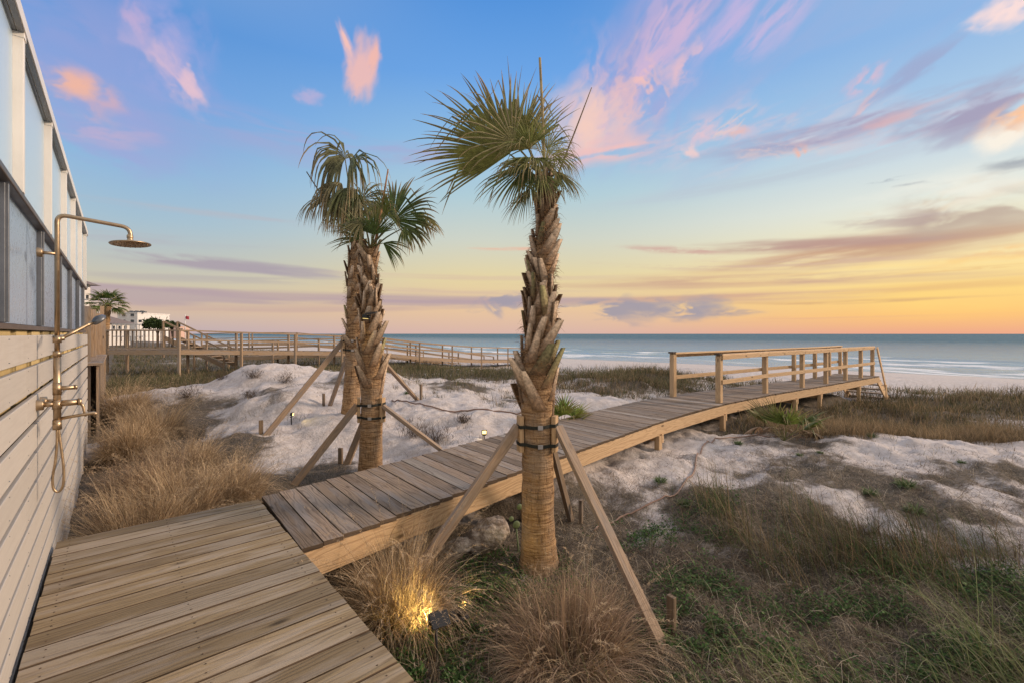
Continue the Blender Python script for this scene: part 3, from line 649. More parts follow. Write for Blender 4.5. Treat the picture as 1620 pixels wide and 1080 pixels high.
# ------------------------------------------------------------------ shower
SU=.86
def sw(v,z,u=SU): return wp(u,v,z)
sh=thing('outdoor_shower','brushed brass outdoor shower fixed to the slatted wall','shower',sw(0,.53))
def bend(pts,r=.05,n=6):
    out=[V(pts[0])]
    for a,b_,c in zip(pts[:-2],pts[1:-1],pts[2:]):
        a,b_,c=V(a),V(b_),V(c);p=b_+(a-b_).normalized()*r;q=b_+(c-b_).normalized()*r
        for k in range(n+1):
            s_=k/n;out.append(p*(1-s_)**2+b_*2*s_*(1-s_)+q*s_*s_)
    out.append(V(pts[-1]));return out
b=MB();b.tube(bend([sw(.08,1.30),sw(.08,2.09),sw(.395,2.062),sw(.395,1.99)],.045),.0115,14);b.build('riser_arm',M['brass'],sh)
b=MB();b.cyl(sw(.08,.90),sw(.08,1.30),.0165,18);b.cyl(sw(.08,1.295),sw(.08,1.325),.0185,18);b.cyl(sw(.08,.885),sw(.08,.94),.0195,18);b.cyl(sw(.08,1.0),sw(.08,1.05),.021,18);b.build('column',M['brass'],sh)
b=MB();ax=(Z*1+WN*-.05+WU*.04).normalized();c=sw(.395,1.965);b.lathe(c,ax,[(0,-.006),(.098,-.006),(.101,-.002),(.099,.002),(.02,.010),(.013,.03),(.016,.035),(.016,.05),(.011,.055)],40)
for r_,k_ in((.03,8),(.055,14),(.08,20)):
    for k in range(k_):
        a=2*math.pi*k/k_;q=c+WU*(r_*math.cos(a))+WN*(r_*math.sin(a));q=q-ax*((q-c).dot(ax));b.cyl(q-ax*.010,q-ax*.005,.0035,6)
b.build('shower_head',M['brass'],sh)
b=MB();b.cyl(sw(.0,1.868),sw(.08,1.868),.009,12);b.lathe(sw(0,1.868),WN,[(0,.024),(.024,.024),(.026,.02),(.026,0)],20);b.build('wall_bracket',M['brass'],sh)
b=MB();b.lathe(sw(-.002,1.03),WN,[(0,.03),(.028,.03),(.03,.026),(.03,0)],22);b.lathe(sw(-.002,1.03,SU+.15),WN,[(0,.03),(.028,.03),(.03,.026),(.03,0)],22)
b.cyl(sw(.02,1.03),sw(.075,1.03),.014,14);b.cyl(sw(.02,1.03,SU+.15),sw(.065,1.03,SU+.15),.014,14);b.cyl(sw(.062,1.03,SU-.01),sw(.062,1.03,SU+.16),.015,14);b.build('valve',M['brass'],sh)
b=MB();b.cyl(sw(.09,1.03),sw(.165,1.033),.0175,18);b.cyl(sw(.165,1.033),sw(.18,1.033),.021,18)
b.tube([sw(.172,1.033),sw(.186,1.005),sw(.190,.975),sw(.197,.945)],[.008,.0075,.006,.005],10);b.build('handle',M['brass'],sh)
b=MB();b.cyl(sw(.08,1.115),sw(.155,1.118),.0125,14);b.cyl(sw(.15,1.118),sw(.162,1.118),.014,14);b.cyl(sw(.08,1.08),sw(.08,1.15),.019,18);b.build('diverter',M['brass'],sh)
b=MB();b.tube([sw(.09,.945),sw(.17,.955),sw(.232,.962),sw(.238,.958),sw(.24,.948)],[.009,.009,.0095,.009,.009],12);b.build('spout',M['brass'],sh)
hp=[sw(.08,.885),sw(.079,.80),sw(.072,.70),sw(.062,.62),sw(.066,.555),sw(.086,.535),sw(.104,.57),sw(.106,.66),sw(.098,.76),sw(.090,.84),sw(.086,.888)]
def smooth_pts(P,n=6):
    P=[V(p) for p in P];out=[]
    for i in range(len(P)-1):
        p0=P[max(i-1,0)];p1=P[i];p2=P[i+1];p3=P[min(i+2,len(P)-1)]
        for k in range(n):
            s_=k/n;out.append(.5*((2*p1)+(p2-p0)*s_+(2*p0-5*p1+4*p2-p3)*s_*s_+(3*p1-p0-3*p2+p3)*s_**3))
    out.append(P[-1]);return out
b=MB();b.tube(smooth_pts(hp),.0062,10);b.build('hose',M['brass'],sh)
b=MB();h0=sw(.085,1.385);h1=h0+(at(150,508,2.72)-h0);b.cyl(sw(.08,1.37),sw(.08,1.41),.019,18);b.cyl(sw(.08,1.392),sw(.11,1.395),.013,14)
dd=(h1-h0).normalized();b.tube([h0,h0+dd*.08,h0+dd*.16,h1-dd*.02],[.009,.011,.010,.013],12);b.build('hand_shower_handle',M['brass'],sh)
b=MB();nax=(Z*-.75+dd*.55).normalized();b.lathe(h1+dd*.02,nax,[(0,.012),(.036,.012),(.04,.006),(.036,-.006),(.018,-.016),(0,-.018)],24);b.build('hand_shower_head',M['channel'],sh)
# ------------------------------------------------------------------ palms
def frond(hub,axis,normal,R,spread,nseg,droop,stiff=.5,base=None,green=(.11,.15,.035),brown=(.34,.23,.12),petr=.012,tipd=1.0,asym=0,rng=None,curl=.0,wf=1.25):
    """a fan leaf: stalk from base to hub, then nseg pleated blades joined in their inner half"""
    mb=MB();hub=V(hub);ax=V(axis).normalized();nn=V(normal);nn=(nn-ax*nn.dot(ax)).normalized();sd=nn.cross(ax)
    if base is not None:
        base=V(base);m_=(base+hub)/2+V((random.uniform(-.02,.02),0,.03));pts=smooth_pts([base,m_,hub],4)
        n_=len(pts);mb.tube(pts,[petr*(1-.55*i/(n_-1)) for i in range(n_)],6,True,[tuple(.6*a+.4*c for a,c in zip(green,(.30,.26,.12)))]*n_)
    da=2*spread/nseg
    for k in range(nseg):
        a=-spread+da*(k+.5)+random.uniform(-.15,.15)*da
        L=R*(.72+.28*math.cos(a*.75))*random.uniform(.88,1.08);split=random.uniform(.42,.58)*stiff*2
        kk=random.random();dr=droop*random.uniform(.75,1.35);td=tipd*random.uniform(.2,1.6);tw=random.uniform(-.12,.12)
        dirv=ax*math.cos(a)+sd*math.sin(a)
        st=[0,.12,.3,.5,.64,.76,.86,.94,1.0];vs=[];cs=[];pos=hub.copy();dv=dirv.copy();prev=0
        lat0=(-ax*math.sin(a)+sd*math.cos(a));snap=random.random()<.22;sn=random.uniform(.55,.8)
        for s_ in st:
            ds=(s_-prev)*L;prev=s_
            bend_=dr*ds/L*1.1+(td*max(0,s_-.55)*ds/L*5)
            if snap and s_>sn: bend_+=1.4;snap=False
            dv=(dv+V((tw*.3*ds/L,0,-bend_))+lat0*(curl*ds/L)).normalized();pos=pos+dv*ds
            wd=(s_*L*da*.5*wf) if s_<=split else (split*L*da*.5*wf)*max(0.0,(1-(s_-split)/(1-split)))**.75
            wd=max(wd,.0006);lat=(lat0-dv*lat0.dot(dv)).normalized();up=lat.cross(dv)
            vs+=[pos-lat*wd+up*wd*.35,pos-up*wd*.55,pos+lat*wd+up*wd*.35]
            tb=min(1,max(0,(s_-.55-.3*(kk-.5))/.3));tb=tb*(.9 if kk>.35 else .35);v_=.8+.4*kk
            cs+=[tuple(v_*(g_*(1-tb)+q*tb) for g_,q in zip(green,brown))]*3
        fs=[]
        for i in range(len(st)-1):
            for j in(0,1): fs.append((i*3+j,i*3+j+1,(i+1)*3+j+1,(i+1)*3+j))
        mb.add(vs,fs,None,cs,False)
    return mb
def trunk_mesh(pts,rads,seg=28,rough=.006,seed=0):
    mb=MB();P=[V(p) for p in pts]
    # resample
    n=90;tot=[0]
    for a,c in zip(P[:-1],P[1:]): tot.append(tot[-1]+(c-a).length)
    pp=[];rr=[]
    for i in range(n+1):
        s_=tot[-1]*i/n;k=min(max(np.searchsorted(tot,s_)-1,0),len(P)-2);f=(s_-tot[k])/(tot[k+1]-tot[k]);pp.append(P[k].lerp(P[k+1],f));r=rads[k]*(1-f)+rads[k+1]*f
        rr.append(r+rough*(1.6*vnoise(np.array(i*.9),np.array(seed*3.),seed)-.8))
    mb.tube(pp,rr,seg);
    for i,v in enumerate(mb.v):
        a=V(v);c=pp[min(i//seg,n)];o=(a-c)
        if o.length>1e-5: a=a+o.normalized()*rough*1.2*(float(vnoise(np.array((i%seg)*.9),np.array((i//seg)*.35),seed+5))-.5);mb.v[i]=tuple(a)
    return mb,pp
def boots_mesh(axisf,z0,z1,n,rf,scale=1.0,seed=0):
    """cut leaf bases in a spiral; axisf(z)->centre, rf(z)->core radius"""
    rnd=random.Random(seed);mb=MB()
    for i in range(n):
        s_=i/(n-1);z=z0+(z1-z0)*s_**.88;phi=i*2.39996+rnd.uniform(-.15,.15);c=axisf(z);R=rf(z)
        o=V((math.cos(phi),math.sin(phi),0));tn=V((-o.y,o.x,0))
        L=(.30-.12*s_)*scale*rnd.uniform(.75,1.15);side=(1 if (i*7)%5<2.5 else -1)*rnd.uniform(.25,.62);lean=.01+.075*rnd.random()**2
        up=(Z+tn*side+o*0).normalized();w0=(.046-.016*s_)*scale*rnd.uniform(.75,1.2);w1=w0*rnd.uniform(.38,.6);th=.012*scale
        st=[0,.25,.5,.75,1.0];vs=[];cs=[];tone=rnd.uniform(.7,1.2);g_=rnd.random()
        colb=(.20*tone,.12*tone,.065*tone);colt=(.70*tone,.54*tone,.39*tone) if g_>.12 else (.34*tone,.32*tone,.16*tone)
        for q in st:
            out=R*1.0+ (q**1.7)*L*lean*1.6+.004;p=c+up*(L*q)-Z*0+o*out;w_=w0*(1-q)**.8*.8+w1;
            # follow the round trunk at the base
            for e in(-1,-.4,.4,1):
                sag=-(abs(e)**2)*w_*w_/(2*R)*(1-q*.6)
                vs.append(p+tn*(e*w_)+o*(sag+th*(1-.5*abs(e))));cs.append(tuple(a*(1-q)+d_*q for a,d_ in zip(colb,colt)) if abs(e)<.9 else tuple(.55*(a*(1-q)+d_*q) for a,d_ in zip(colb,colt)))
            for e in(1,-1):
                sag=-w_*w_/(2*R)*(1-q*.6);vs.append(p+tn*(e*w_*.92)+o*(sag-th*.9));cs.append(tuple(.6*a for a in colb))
        fs=[]
        for k in range(len(st)-1):
            for j in range(6): fs.append((k*6+j,k*6+(j+1)%6,(k+1)*6+(j+1)%6,(k+1)*6+j))
        fs.append(tuple((len(st)-1)*6+j for j in range(6)));
        mb.add(vs,fs,None,cs,False)
    return mb
def fibre_mesh(axisf,z0,z1,n,rf,seed):
    rnd=random.Random(seed);mb=MB()
    for i in range(n):
        z=rnd.uniform(z0,z1);ph=rnd.uniform(0,6.28);R=rf(z)*rnd.uniform(.98,1.1);c=axisf(z);o=V((math.cos(ph),math.sin(ph),0));tn=V((-o.y,o.x,0))
        d=(tn*rnd.uniform(-1,1)+Z*rnd.uniform(-.7,.9)+o*rnd.uniform(0,.45)).normalized();L=rnd.uniform(.04,.15);p=c+o*R;w_=.0017
        cl=rnd.choice(((.22,.12,.06),(.32,.19,.10),(.15,.08,.045)));q=p+d*L*.5+o*.008;e=p+d*L-Z*L*.3;mb.add([p-tn*w_,p+tn*w_,q+Z*w_,q-Z*w_,e],[(0,1,2,3),(3,2,4)],None,[cl]*5)
    return mb
def palm(name,label,base,ctrl,boot0,nb,seed,bscale=1.0,group='young palms strapped to timber braces'):
    """ctrl: list of (x,y,z,r)"""
    root=thing(name,label,'palm',base,group);P=[(x,y,z) for x,y,z,r in ctrl];R=[r for *_,r in ctrl]
    mb,pp=trunk_mesh(P,R,seed=seed);mb.build('trunk',M['trunk'],root)
    zs=[p[2] for p in P]
    axf=lambda z:V((float(np.interp(z,zs,[p[0] for p in P])),float(np.interp(z,zs,[p[1] for p in P])),z));rf=lambda z:float(np.interp(z,zs,R))
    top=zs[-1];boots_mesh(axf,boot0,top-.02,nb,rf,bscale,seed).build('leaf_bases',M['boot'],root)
    fibre_mesh(axf,boot0+.1,top+.03,int(nb*30),rf,seed).build('fibres',M['boot'],root)
    return root,axf,rf
GREEN=(.175,.175,.045);GREY=(.16,.16,.075);PALE=(.36,.34,.15)
def addf(root,mb): return mb.build('frond',M['frond'],root)
def pole(root,p0,p1,r0,r1,col):
    mb=MB();p0=V(p0);p1=V(p1);m_=(p0+p1)/2+V((.006,0,.004));pts=smooth_pts([p0,m_,p1],4);n_=len(pts);mb.tube(pts,[r0+(r1-r0)*i/(n_-1) for i in range(n_)],7,True,[col]*n_);mb.build('cut_stalk',M['frond'],root)
# palm in front (right)
Y2=4.0;k2=Y2/F
def q2(x,y,dy=0): return at(x,y,Y2+dy)
zc=lambda y:CZ-(y-HY)*k2
ctrl=[]
for x,y,r in[(853,925,.20),(853,895,.178),(852,865,.158),(851,820,.145),(851,760,.138),(850,700,.135),(850,660,.136),(849,630,.14),(849,590,.134),(853,540,.112),(856.5,480,.095),(859,420,.08),(861,370,.066),(863,330,.054),(864,300,.05)]:
    p=q2(x,y);ctrl.append((p.x,p.y,p.z,r))
pA,axA,rA=palm('cabbage_palm','tallest palm standing in front of the boardwalk with a wide green fan leaf','x' and q2(853,905),ctrl,zc(655),104,3,1.12)
def fan2(hub,ax,nr,R,sp,n,dr,**k):
    hub_=q2(*hub);bs=axA(zc(302))+V((random.uniform(-.03,.03),random.uniform(-.03,.03),0));addf(pA,frond(hub_,ax,nr,R,sp,n,dr,base=bs,**k))
fan2((806,244,-.05),(-.72,.1,.70),(.15,-1,.1),.90,1.42,52,.05,stiff=.47,green=GREEN,tipd=.55)
fan2((824,240,.12),(-.12,.3,1),(.1,-1,.1),.82,.95,34,.04,stiff=.42,green=(.15,.17,.045),tipd=.3)
fan2((836,262,-.12),(-.62,-.35,-.55),(-.3,-.8,.6),.56,1.0,30,.35,stiff=.42,green=(.13,.165,.05),tipd=.8)
fan2((842,252,-.2),(-.25,-.9,-.1),(0,-.2,1),.45,1.3,26,.6,stiff=.35,green=(.17,.19,.06),tipd=1.0)
fan2((866,240,.08),(.62,.1,.35),(0,-1,.3),.40,1.1,24,1.3,stiff=.3,green=PALE,tipd=1.6,wf=.75)
fan2((862,262,-.1),(.35,-.5,.5),(0,-.7,.5),.40,1.2,22,1.2,stiff=.3,green=(.26,.27,.10),tipd=1.4,wf=.75)
fan2((868,270,.15),(.6,.6,.2),(0,-.4,1),.45,1.2,22,.9,stiff=.35,green=GREEN,tipd=1.2,wf=.75)
fan2((850,250,.22),(-.2,.9,.3),(0,.3,1),.5,1.2,26,.6,stiff=.4,green=GREEN,tipd=.8)
fan2((858,230,0),(0,0,1),(0,-1,0),.30,.28,12,.05,stiff=.5,green=PALE,tipd=.1)
fan2((846,262,-.25),(-.7,-.6,.1),(-.2,-.5,.9),.42,1.3,26,.8,stiff=.3,green=(.24,.24,.09),tipd=1.4)
fan2((838,236,-.15),(-.3,-.6,.6),(-.1,-1,.1),.40,1.2,26,.7,stiff=.3,green=(.2,.22,.07),tipd=1.2)
fan2((854,276,-.2),(.1,-.6,-.5),(0,-.6,.6),.40,1.2,22,.7,stiff=.3,green=(.2,.22,.08),tipd=1.0)
fan2((872,250,-.1),(.8,-.3,.1),(0,-.5,.9),.36,1.2,22,1.5,stiff=.3,green=(.2,.22,.08),tipd=2,wf=.75)
fan2((880,246,.0),(.75,.1,.45),(0,-1,.3),.34,1.0,14,1.3,stiff=.3,green=(.30,.28,.12),tipd=1.8,wf=.7)
fan2((866,236,-.05),(.25,-.2,.9),(0,-1,.1),.36,.8,16,.7,stiff=.35,green=(.24,.24,.09),tipd=1.6,wf=.8)
fan2((880,275,-.1),(.7,-.4,-.5),(0,-.5,.8),.34,1.1,20,.9,stiff=.3,green=(.2,.21,.08),tipd=1.2)
fan2((836,300,-.15),(-.5,-.3,-.7),(-.4,-.6,.5),.36,.8,16,.5,stiff=.35,green=(.17,.18,.055),tipd=1.0,wf=1.0)
fan2((836,236,-.22),(-.2,-.8,.3),(-.1,-.7,.8),.38,1.4,22,.9,stiff=.3,green=(.30,.28,.12),tipd=1.4,wf=.8)
fan2((812,225,-.12),(-.6,-.4,.5),(-.1,-1,.1),.62,1.2,14,.25,stiff=.3,green=(.30,.26,.13),tipd=1.6,wf=.5)
pole(pA,q2(862,312),q2(854,92),.015,.011,(.42,.33,.16));pole(pA,q2(873,300,.05),q2(936,139,.1),.010,.004,(.22,.16,.10))
# middle palm
Y1=5.8
def q1(x,y,dy=0): return at(x,y,Y1+dy)
ctrl=[]
for x,y,r in[(586,772,.16),(586,745,.15),(587,700,.138),(588,660,.132),(588,630,.128),(587,600,.132),(586,570,.126),(585,530,.112),(585,490,.10),(584,450,.092),(584,420,.088),(584,395,.08)]:
    p=q1(x,y);ctrl.append((p.x,p.y,p.z,r))
zq1=lambda y:CZ-(y-HY)*Y1/F
pB,axB,rB=palm('cabbage_palm','stocky palm directly behind the boardwalk with a small lamp on its trunk',q1(586,760),ctrl,zq1(622),64,8,1.2)
def fan1(hub,ax,nr,R,sp,n,dr,**k):
    addf(pB,frond(q1(*hub),ax,nr,R,sp,n,dr,base=axB(zq1(398))+V((random.uniform(-.04,.04),random.uniform(-.04,.04),0)),**k))
fan1((622,350,-.1),(.75,-.1,.62),(-.2,-1,.25),.66,1.35,40,.55,stiff=.6,green=(.075,.115,.03),tipd=.9)
fan1((648,336,.05),(.95,.2,-.05),(0,-.5,1),.55,1.0,28,.75,stiff=.5,green=GREEN,tipd=1.0)
fan1((592,372,-.15),(.05,-.35,.9),(0,-1,-.2),.42,1.25,30,.1,stiff=.4,green=(.10,.145,.04),tipd=.2)
fan1((576,378,-.1),(-.6,-.3,.45),(0,-1,0),.46,.8,22,.4,stiff=.4,green=(.11,.15,.045),tipd=.4)
fan1((606,385,-.05),(.7,0,-.2),(0,-1,.2),.40,.8,18,.7,stiff=.35,green=(.09,.13,.035),tipd=1.0)
fan1((590,330,.15),(0,.4,.6),(0,-1,.2),.34,1.0,22,.8,stiff=.4,green=GREY,tipd=1.4)
fan1((570,345,.2),(-.3,.7,.1),(0,0,1),.45,1.1,22,.9,stiff=.4,green=GREY,tipd=1.2)
fan1((610,340,-.3),(.3,-.5,.5),(-.1,-1,.3),.45,1.3,30,.9,stiff=.4,green=(.11,.135,.035),tipd=1.3)
fan1((640,360,-.2),(.6,-.5,-.4),(0,-.6,.8),.42,1.1,24,.9,stiff=.4,green=(.10,.13,.035),tipd=1.2)
fan1((574,352,-.2),(-.6,-.5,.0),(0,-.6,.8),.46,1.2,28,1.3,stiff=.35,green=(.17,.16,.07),tipd=1.8)
fan1((598,350,.1),(.1,.2,1),(0,-1,0),.40,.8,22,.4,stiff=.4,green=GREEN,tipd=.8)
pole(pB,q1(590,406),q1(614,268),.022,.008,(.42,.22,.10))
# back palm
Y3=7.9
def q3(x,y,dy=0): return at(x,y,Y3+dy)
ctrl=[]
for x,y,r in[(553,672,.165),(554,655,.155),(556,630,.145),(558,600,.14),(560,560,.14),(562,520,.145),(563,480,.15),(564,440,.15),(566,410,.14),(568,380,.11)]:
    p=q3(x,y);ctrl.append((p.x,p.y,p.z,r))
zq3=lambda y:CZ-(y-HY)*Y3/F
pC,axC,rC=palm('cabbage_palm','rearmost of the braced palms on the white dune with limp drooping brown-tipped leaves',q3(553,665),ctrl,zq3(560),46,21,1.1)
def fan3(hub,ax,nr,R,sp,n,dr,**k):
    addf(pC,frond(q3(*hub),ax,nr,R,sp,n,dr,base=axC(zq3(385))+V((random.uniform(-.04,.04),random.uniform(-.04,.04),0)),**k))
DRY=(.15,.155,.08)
fan3((546,252,0),(-.3,-.5,.6),(0,-.5,.5),1.15,1.5,34,3.2,stiff=.3,green=DRY,tipd=3.0,petr=.018,wf=1.7)
fan3((556,262,-.1),(.2,-.5,.5),(0,-.5,.5),1.3,1.2,26,3.4,stiff=.3,green=(.11,.135,.06),tipd=3.0)
fan3((528,310,0),(-.8,-.3,.15),(0,-.3,1),.85,.9,22,1.6,stiff=.35,green=DRY,tipd=2.2)
fan3((560,300,-.2),(-.2,-.8,.3),(0,-.3,1),1.0,1.4,30,2.6,stiff=.3,green=(.12,.14,.06),tipd=2.4)
fan3((572,320,.1),(.3,.1,.7),(0,-.8,.3),.8,1.2,26,1.6,stiff=.35,green=GREY,tipd=1.8)
fan3((585,330,-.2),(.4,-.5,.3),(0,-.5,1),.8,1.2,24,1.6,stiff=.35,green=(.10,.135,.045),tipd=1.6)
fan3((550,330,.2),(-.4,.5,.4),(0,-.3,1),.8,1.2,24,1.8,stiff=.35,green=GREY,tipd=1.8)
fan3((552,300,-.3),(-.1,-.9,.1),(0,-.2,1),1.0,1.5,36,3.0,stiff=.35,green=(.13,.14,.05),tipd=2.6,wf=1.6)
fan3((566,316,-.3),(.3,-.8,.2),(0,-.3,1),.9,1.4,34,2.6,stiff=.35,green=(.17,.165,.075),tipd=2.6,wf=1.6)
fan3((540,290,-.1),(-.5,-.6,.2),(0,-.3,1),.95,1.3,32,2.8,stiff=.35,green=(.20,.18,.09),tipd=2.6,wf=1.6)
pole(pC,q3(548,375,-.1),q3(485,272,-.2),.012,.009,(.13,.11,.07))
# ------------------------------------------------------------------ braces
def brace_kit(label,axf,rf,zb,brs,loc):
    """brs: list of (angle of batten, foot point, stake point or None)"""
    root=thing('palm_brace',label,'palm brace',loc,'timber braces propping the palms')
    c=axf(zb);R=rf(zb)+.006
    for k,(ang,foot,stk,mats) in enumerate(brs):
        o=V((math.cos(ang),math.sin(ang),0));tn=V((-o.y,o.x,0))
        b=MB();b.box(c+o*(R+.019),(Z,tn,o),(.155,.042,.019));b.build('batten',M['new'],root,bevel=.003)
        if foot is not None:
            foot=V(foot);top=c+o*(R+.062)+Z*.03;dv=(foot-top).normalized();b=MB();hd=V((dv.y,-dv.x,0)).normalized();b.box((top+foot)/2,(dv,hd,dv.cross(hd)),((foot-top).length/2+.04,.043 if k==0 else .021,.021 if k==0 else .043));b.build('brace',M[mats],root,bevel=.003)
            if stk is not None:
                stk=V(stk);b=MB();b.box(stk+Z*.05,(Z,hd,V((hd.y,-hd.x,0))),(.16,.017,.03));b.build('stake',M['old'],root,bevel=.003)
    for dz in(-.085,.075):
        mb=MB();vs=[];fs=[];n=40
        for i in range(n):
            a=2*math.pi*i/n;o=V((math.cos(a),math.sin(a),0));r=R+.003
            for k in brs:
                dlt=(a-k[0]+math.pi)%(2*math.pi)-math.pi
                if abs(dlt)<.36: r=max(r,R+.041)
            slp=.012*math.sin(a*1.0+dz*9)
            for h in(-.014,.014):
                for q in(0,.003): vs.append(c+o*(r+q)+Z*(dz+slp+h))
        for i in range(n):
            j=(i+1)%n;fs+=[(i*4+1,j*4+1,j*4+3,i*4+3),(i*4,i*4+2,j*4+2,j*4),(i*4+2,i*4+3,j*4+3,j*4+2),(i*4,j*4,j*4+1,i*4+1)]
        mb.add(vs,fs);sp_=mb.build('strap',M['strap'],root)
        b=MB();o=V((.12,-.99,0)).normalized();b.box(c+o*(R+.012)+Z*(dz+.012*math.sin(math.atan2(o.y,o.x)+dz*9)),(V((-o.y,o.x,0)),Z,o),(.022,.019,.004));b.build('buckle',M['steel'],sp_,bevel=.002)
    return root
g=lambda x,y:V((x,y,Hs(x,y)))
foot1=q=onz(1047,1034,-.72)
brace_kit('timber braces strapped round the tall front palm, the longest reaching down to the right',axA,rA,zc(683),
 [(math.radians(-22),(foot1.x,foot1.y,Hs(foot1.x,foot1.y)+.02),(foot1.x+.12,foot1.y+.16,Hs(foot1.x,foot1.y)+.05),'brace'),
  (math.radians(200),(-.88,3.3,Hs(-.88,3.3)),None,'brace'),(math.radians(62),(.63,4.85,Hs(.63,4.85)),(.72,4.75,Hs(.7,4.8)+.05),'old')],(.3,3.9,-.65))
f1=gpt(466,766);f3=gpt(560,728)
brace_kit('timber braces strapped round the stocky middle palm, one foot beside the boardwalk',axB,rB,zq1(647),
 [(math.radians(-15),at(694,708,5.75),None,'brace'),(math.radians(200),f1,None,'brace'),(math.radians(110),(f3.x,6.1,Hs(f3.x,6.1)),(f3.x-.1,6.15,Hs(f3.x,6.15)),'brace')],(-1.8,5.8,-.35))
f=gpt(422,688);f2=gpt(660,632);f4=gpt(522,641)
brace_kit('timber braces strapped round the rearmost palm, feet out on the white dune',axC,rC,zq3(545),
 [(math.radians(5),f2,(f2.x+.1,f2.y-.1,f2.z+.12),'brace'),(math.radians(190),f,(f.x-.08,f.y-.02,f.z+.02),'brace'),(math.radians(120),f4,(f4.x-.12,f4.y,f4.z+.02),'brace')],(-2.8,7.9,0))
# ------------------------------------------------------------------ solar spotlights
def spotlight(label,p,aim,tall=.26,energy=6,panel=True,size=.075,hide_stake=False):
    root=thing('solar_spotlight',label,'spotlight',p,'small solar spotlights among the palms');p=V(p);aim=V(aim);top=p+Z*tall;d=(aim-top).normalized()
    sdv=d.cross(Z).normalized();up=sdv.cross(d)
    b=MB();b.tube([p-Z*.05,p+Z*.05,top],[.004,.010,.010],8);b.cyl(top-sdv*.03,top+sdv*.03,.010,10);b.build('stake',M['black'],root)
    c=top+up*.045;b=MB();b.box(c,(d,sdv,up),(size*.35,size*.62,size*.5));b.box(c+d*size*.38,(d,sdv,up),(size*.06,size*.68,size*.56));b.build('lamp_head',M['black'],root,bevel=.006)
    b=MB();b.box(c+d*(size*.452),(d,sdv,up),(.002,size*.5,size*.4));b.build('lens',M['lens'],root)
    if panel:
        pc=top-d*.045+Z*.055;pn=(V((0.3,-.5,.8))).normalized();sx_=pn.cross(Z).normalized();b=MB();b.box(pc,(sx_,pn.cross(sx_),pn),(.06,.045,.006));b.build('solar_panel',M['black'],root,bevel=.002)
    L=bpy.data.lights.new('lamp','SPOT');L.energy=energy;L.color=(1,.76,.28);L.spot_size=math.radians(95);L.spot_blend=.8;L.shadow_soft_size=.03
    lo=bpy.data.objects.new('lamp',L);S.collection.objects.link(lo);lo.parent=root;lo.location=(c+d*(size*.5+.012))-p;lo.rotation_euler=(-d).to_track_quat('Z','Y').to_euler();return root
spotlight('black solar spotlight lighting the dry grass clump beside the deck',onz(690,1050,-.66),V((-.85,3.3,-.52)),.24,24,True,.06)
spotlight('black solar spotlight low between the grass clumps left of the front palm',onz(732,1000,-.66),V((.2,3.9,.1)),.12,14,True,.05)
p=gpt(461,672);spotlight('solar spotlight on a black stake on the white dune slope by a brace foot',p,p+V((1.4,.1,-.05)),.13,2.2,False,.05)
p=gpt(766,693,6);spotlight('glowing solar spotlight on the sand just beyond the boardwalk edge',p,p+V((.3,-2.2,.1)),.05,5,False,.06)
c=axB(zq1(506));root=spotlight('small lit solar lamp clipped among the leaf bases of the middle palm',c+V((.07,-.24,.0)),c+V((.0,-.24,-.8)),.03,1.5,False,.06)
b=MB();b.box(c+V((.09,-.24,.075)),(V((1,.1,.1)),V((0,1,.2)),Z),(.06,.05,.006));b.build('solar_panel',M['black'],root)
# ------------------------------------------------------------------ blades
def blades(P,az,Hh,lean,wid,cols,nst=4,curl=1.0,tipc=None,sway=None):
    """P Nx3 roots -> verts, quads, tris, colours"""
    n=len(P);d=np.stack([np.cos(az),np.sin(az),np.zeros(n)],1);lat=np.stack([-np.sin(az),np.cos(az),np.zeros(n)],1)
    # let half of the blades face sideways so they are never seen edge-on as a group
    tw=RNG.uniform(-1.2,1.2,n);lat=lat*np.cos(tw)[:,None]+d*np.sin(tw)[:,None]
    vs=[];cs=[];pos=P.copy();ang=lean*.25
    for k in range(nst):
        f=k/(nst);w_=wid*(1-f)**.7*(.7+.3*(k>0))
        vs.append(pos-lat*w_[:,None]);vs.append(pos+lat*w_[:,None])
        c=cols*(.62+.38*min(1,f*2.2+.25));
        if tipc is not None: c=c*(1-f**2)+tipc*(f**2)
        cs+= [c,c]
        ang=ang+lean*curl/nst*(1+.6*f);st=Hh/nst
        pos=pos+d*(np.sin(ang)*st)[:,None]+np.array([0,0,1])*(np.cos(ang)*st)[:,None]
    vs.append(pos);cs.append(cols if tipc is None else tipc*np.ones((n,3)))
    m=2*nst+1;vv=np.stack(vs,1).reshape(-1,3);cc_=np.stack(cs,1).reshape(-1,3);b0=np.arange(n)*m
    q=[np.stack([b0+2*k,b0+2*k+1,b0+2*k+3,b0+2*k+2],1) for k in range(nst-1)]
    tr=np.stack([b0+2*nst-2,b0+2*nst-1,b0+2*nst],1);return vv,np.concatenate(q) if q else np.zeros((0,4),int),tr,cc_
def join(parts):
    V_=[];Q=[];T=[];C_=[];o=0
    for v,q,tr,c in parts:
        V_.append(v);C_.append(c)
        if len(q): Q.append(q+o)
        if len(tr): T.append(tr+o)
        o+=len(v)
    fl=[]
    if Q: fl.append(np.concatenate(Q))
    if T: fl.append(np.concatenate(T))
    return np.concatenate(V_),fl,np.concatenate(C_)
def pick(n,pal,var=.18):
    pal=np.array(pal);c=pal[RNG.integers(0,len(pal),n)];return c*(1+RNG.uniform(-var,var,(n,1)))
DRYP=[(.56,.42,.26),(.42,.30,.175),(.70,.54,.35),(.24,.165,.095),(.48,.35,.22)]
DRYG=[(.38,.26,.18),(.45,.32,.22),(.28,.19,.125),(.33,.23,.15)]
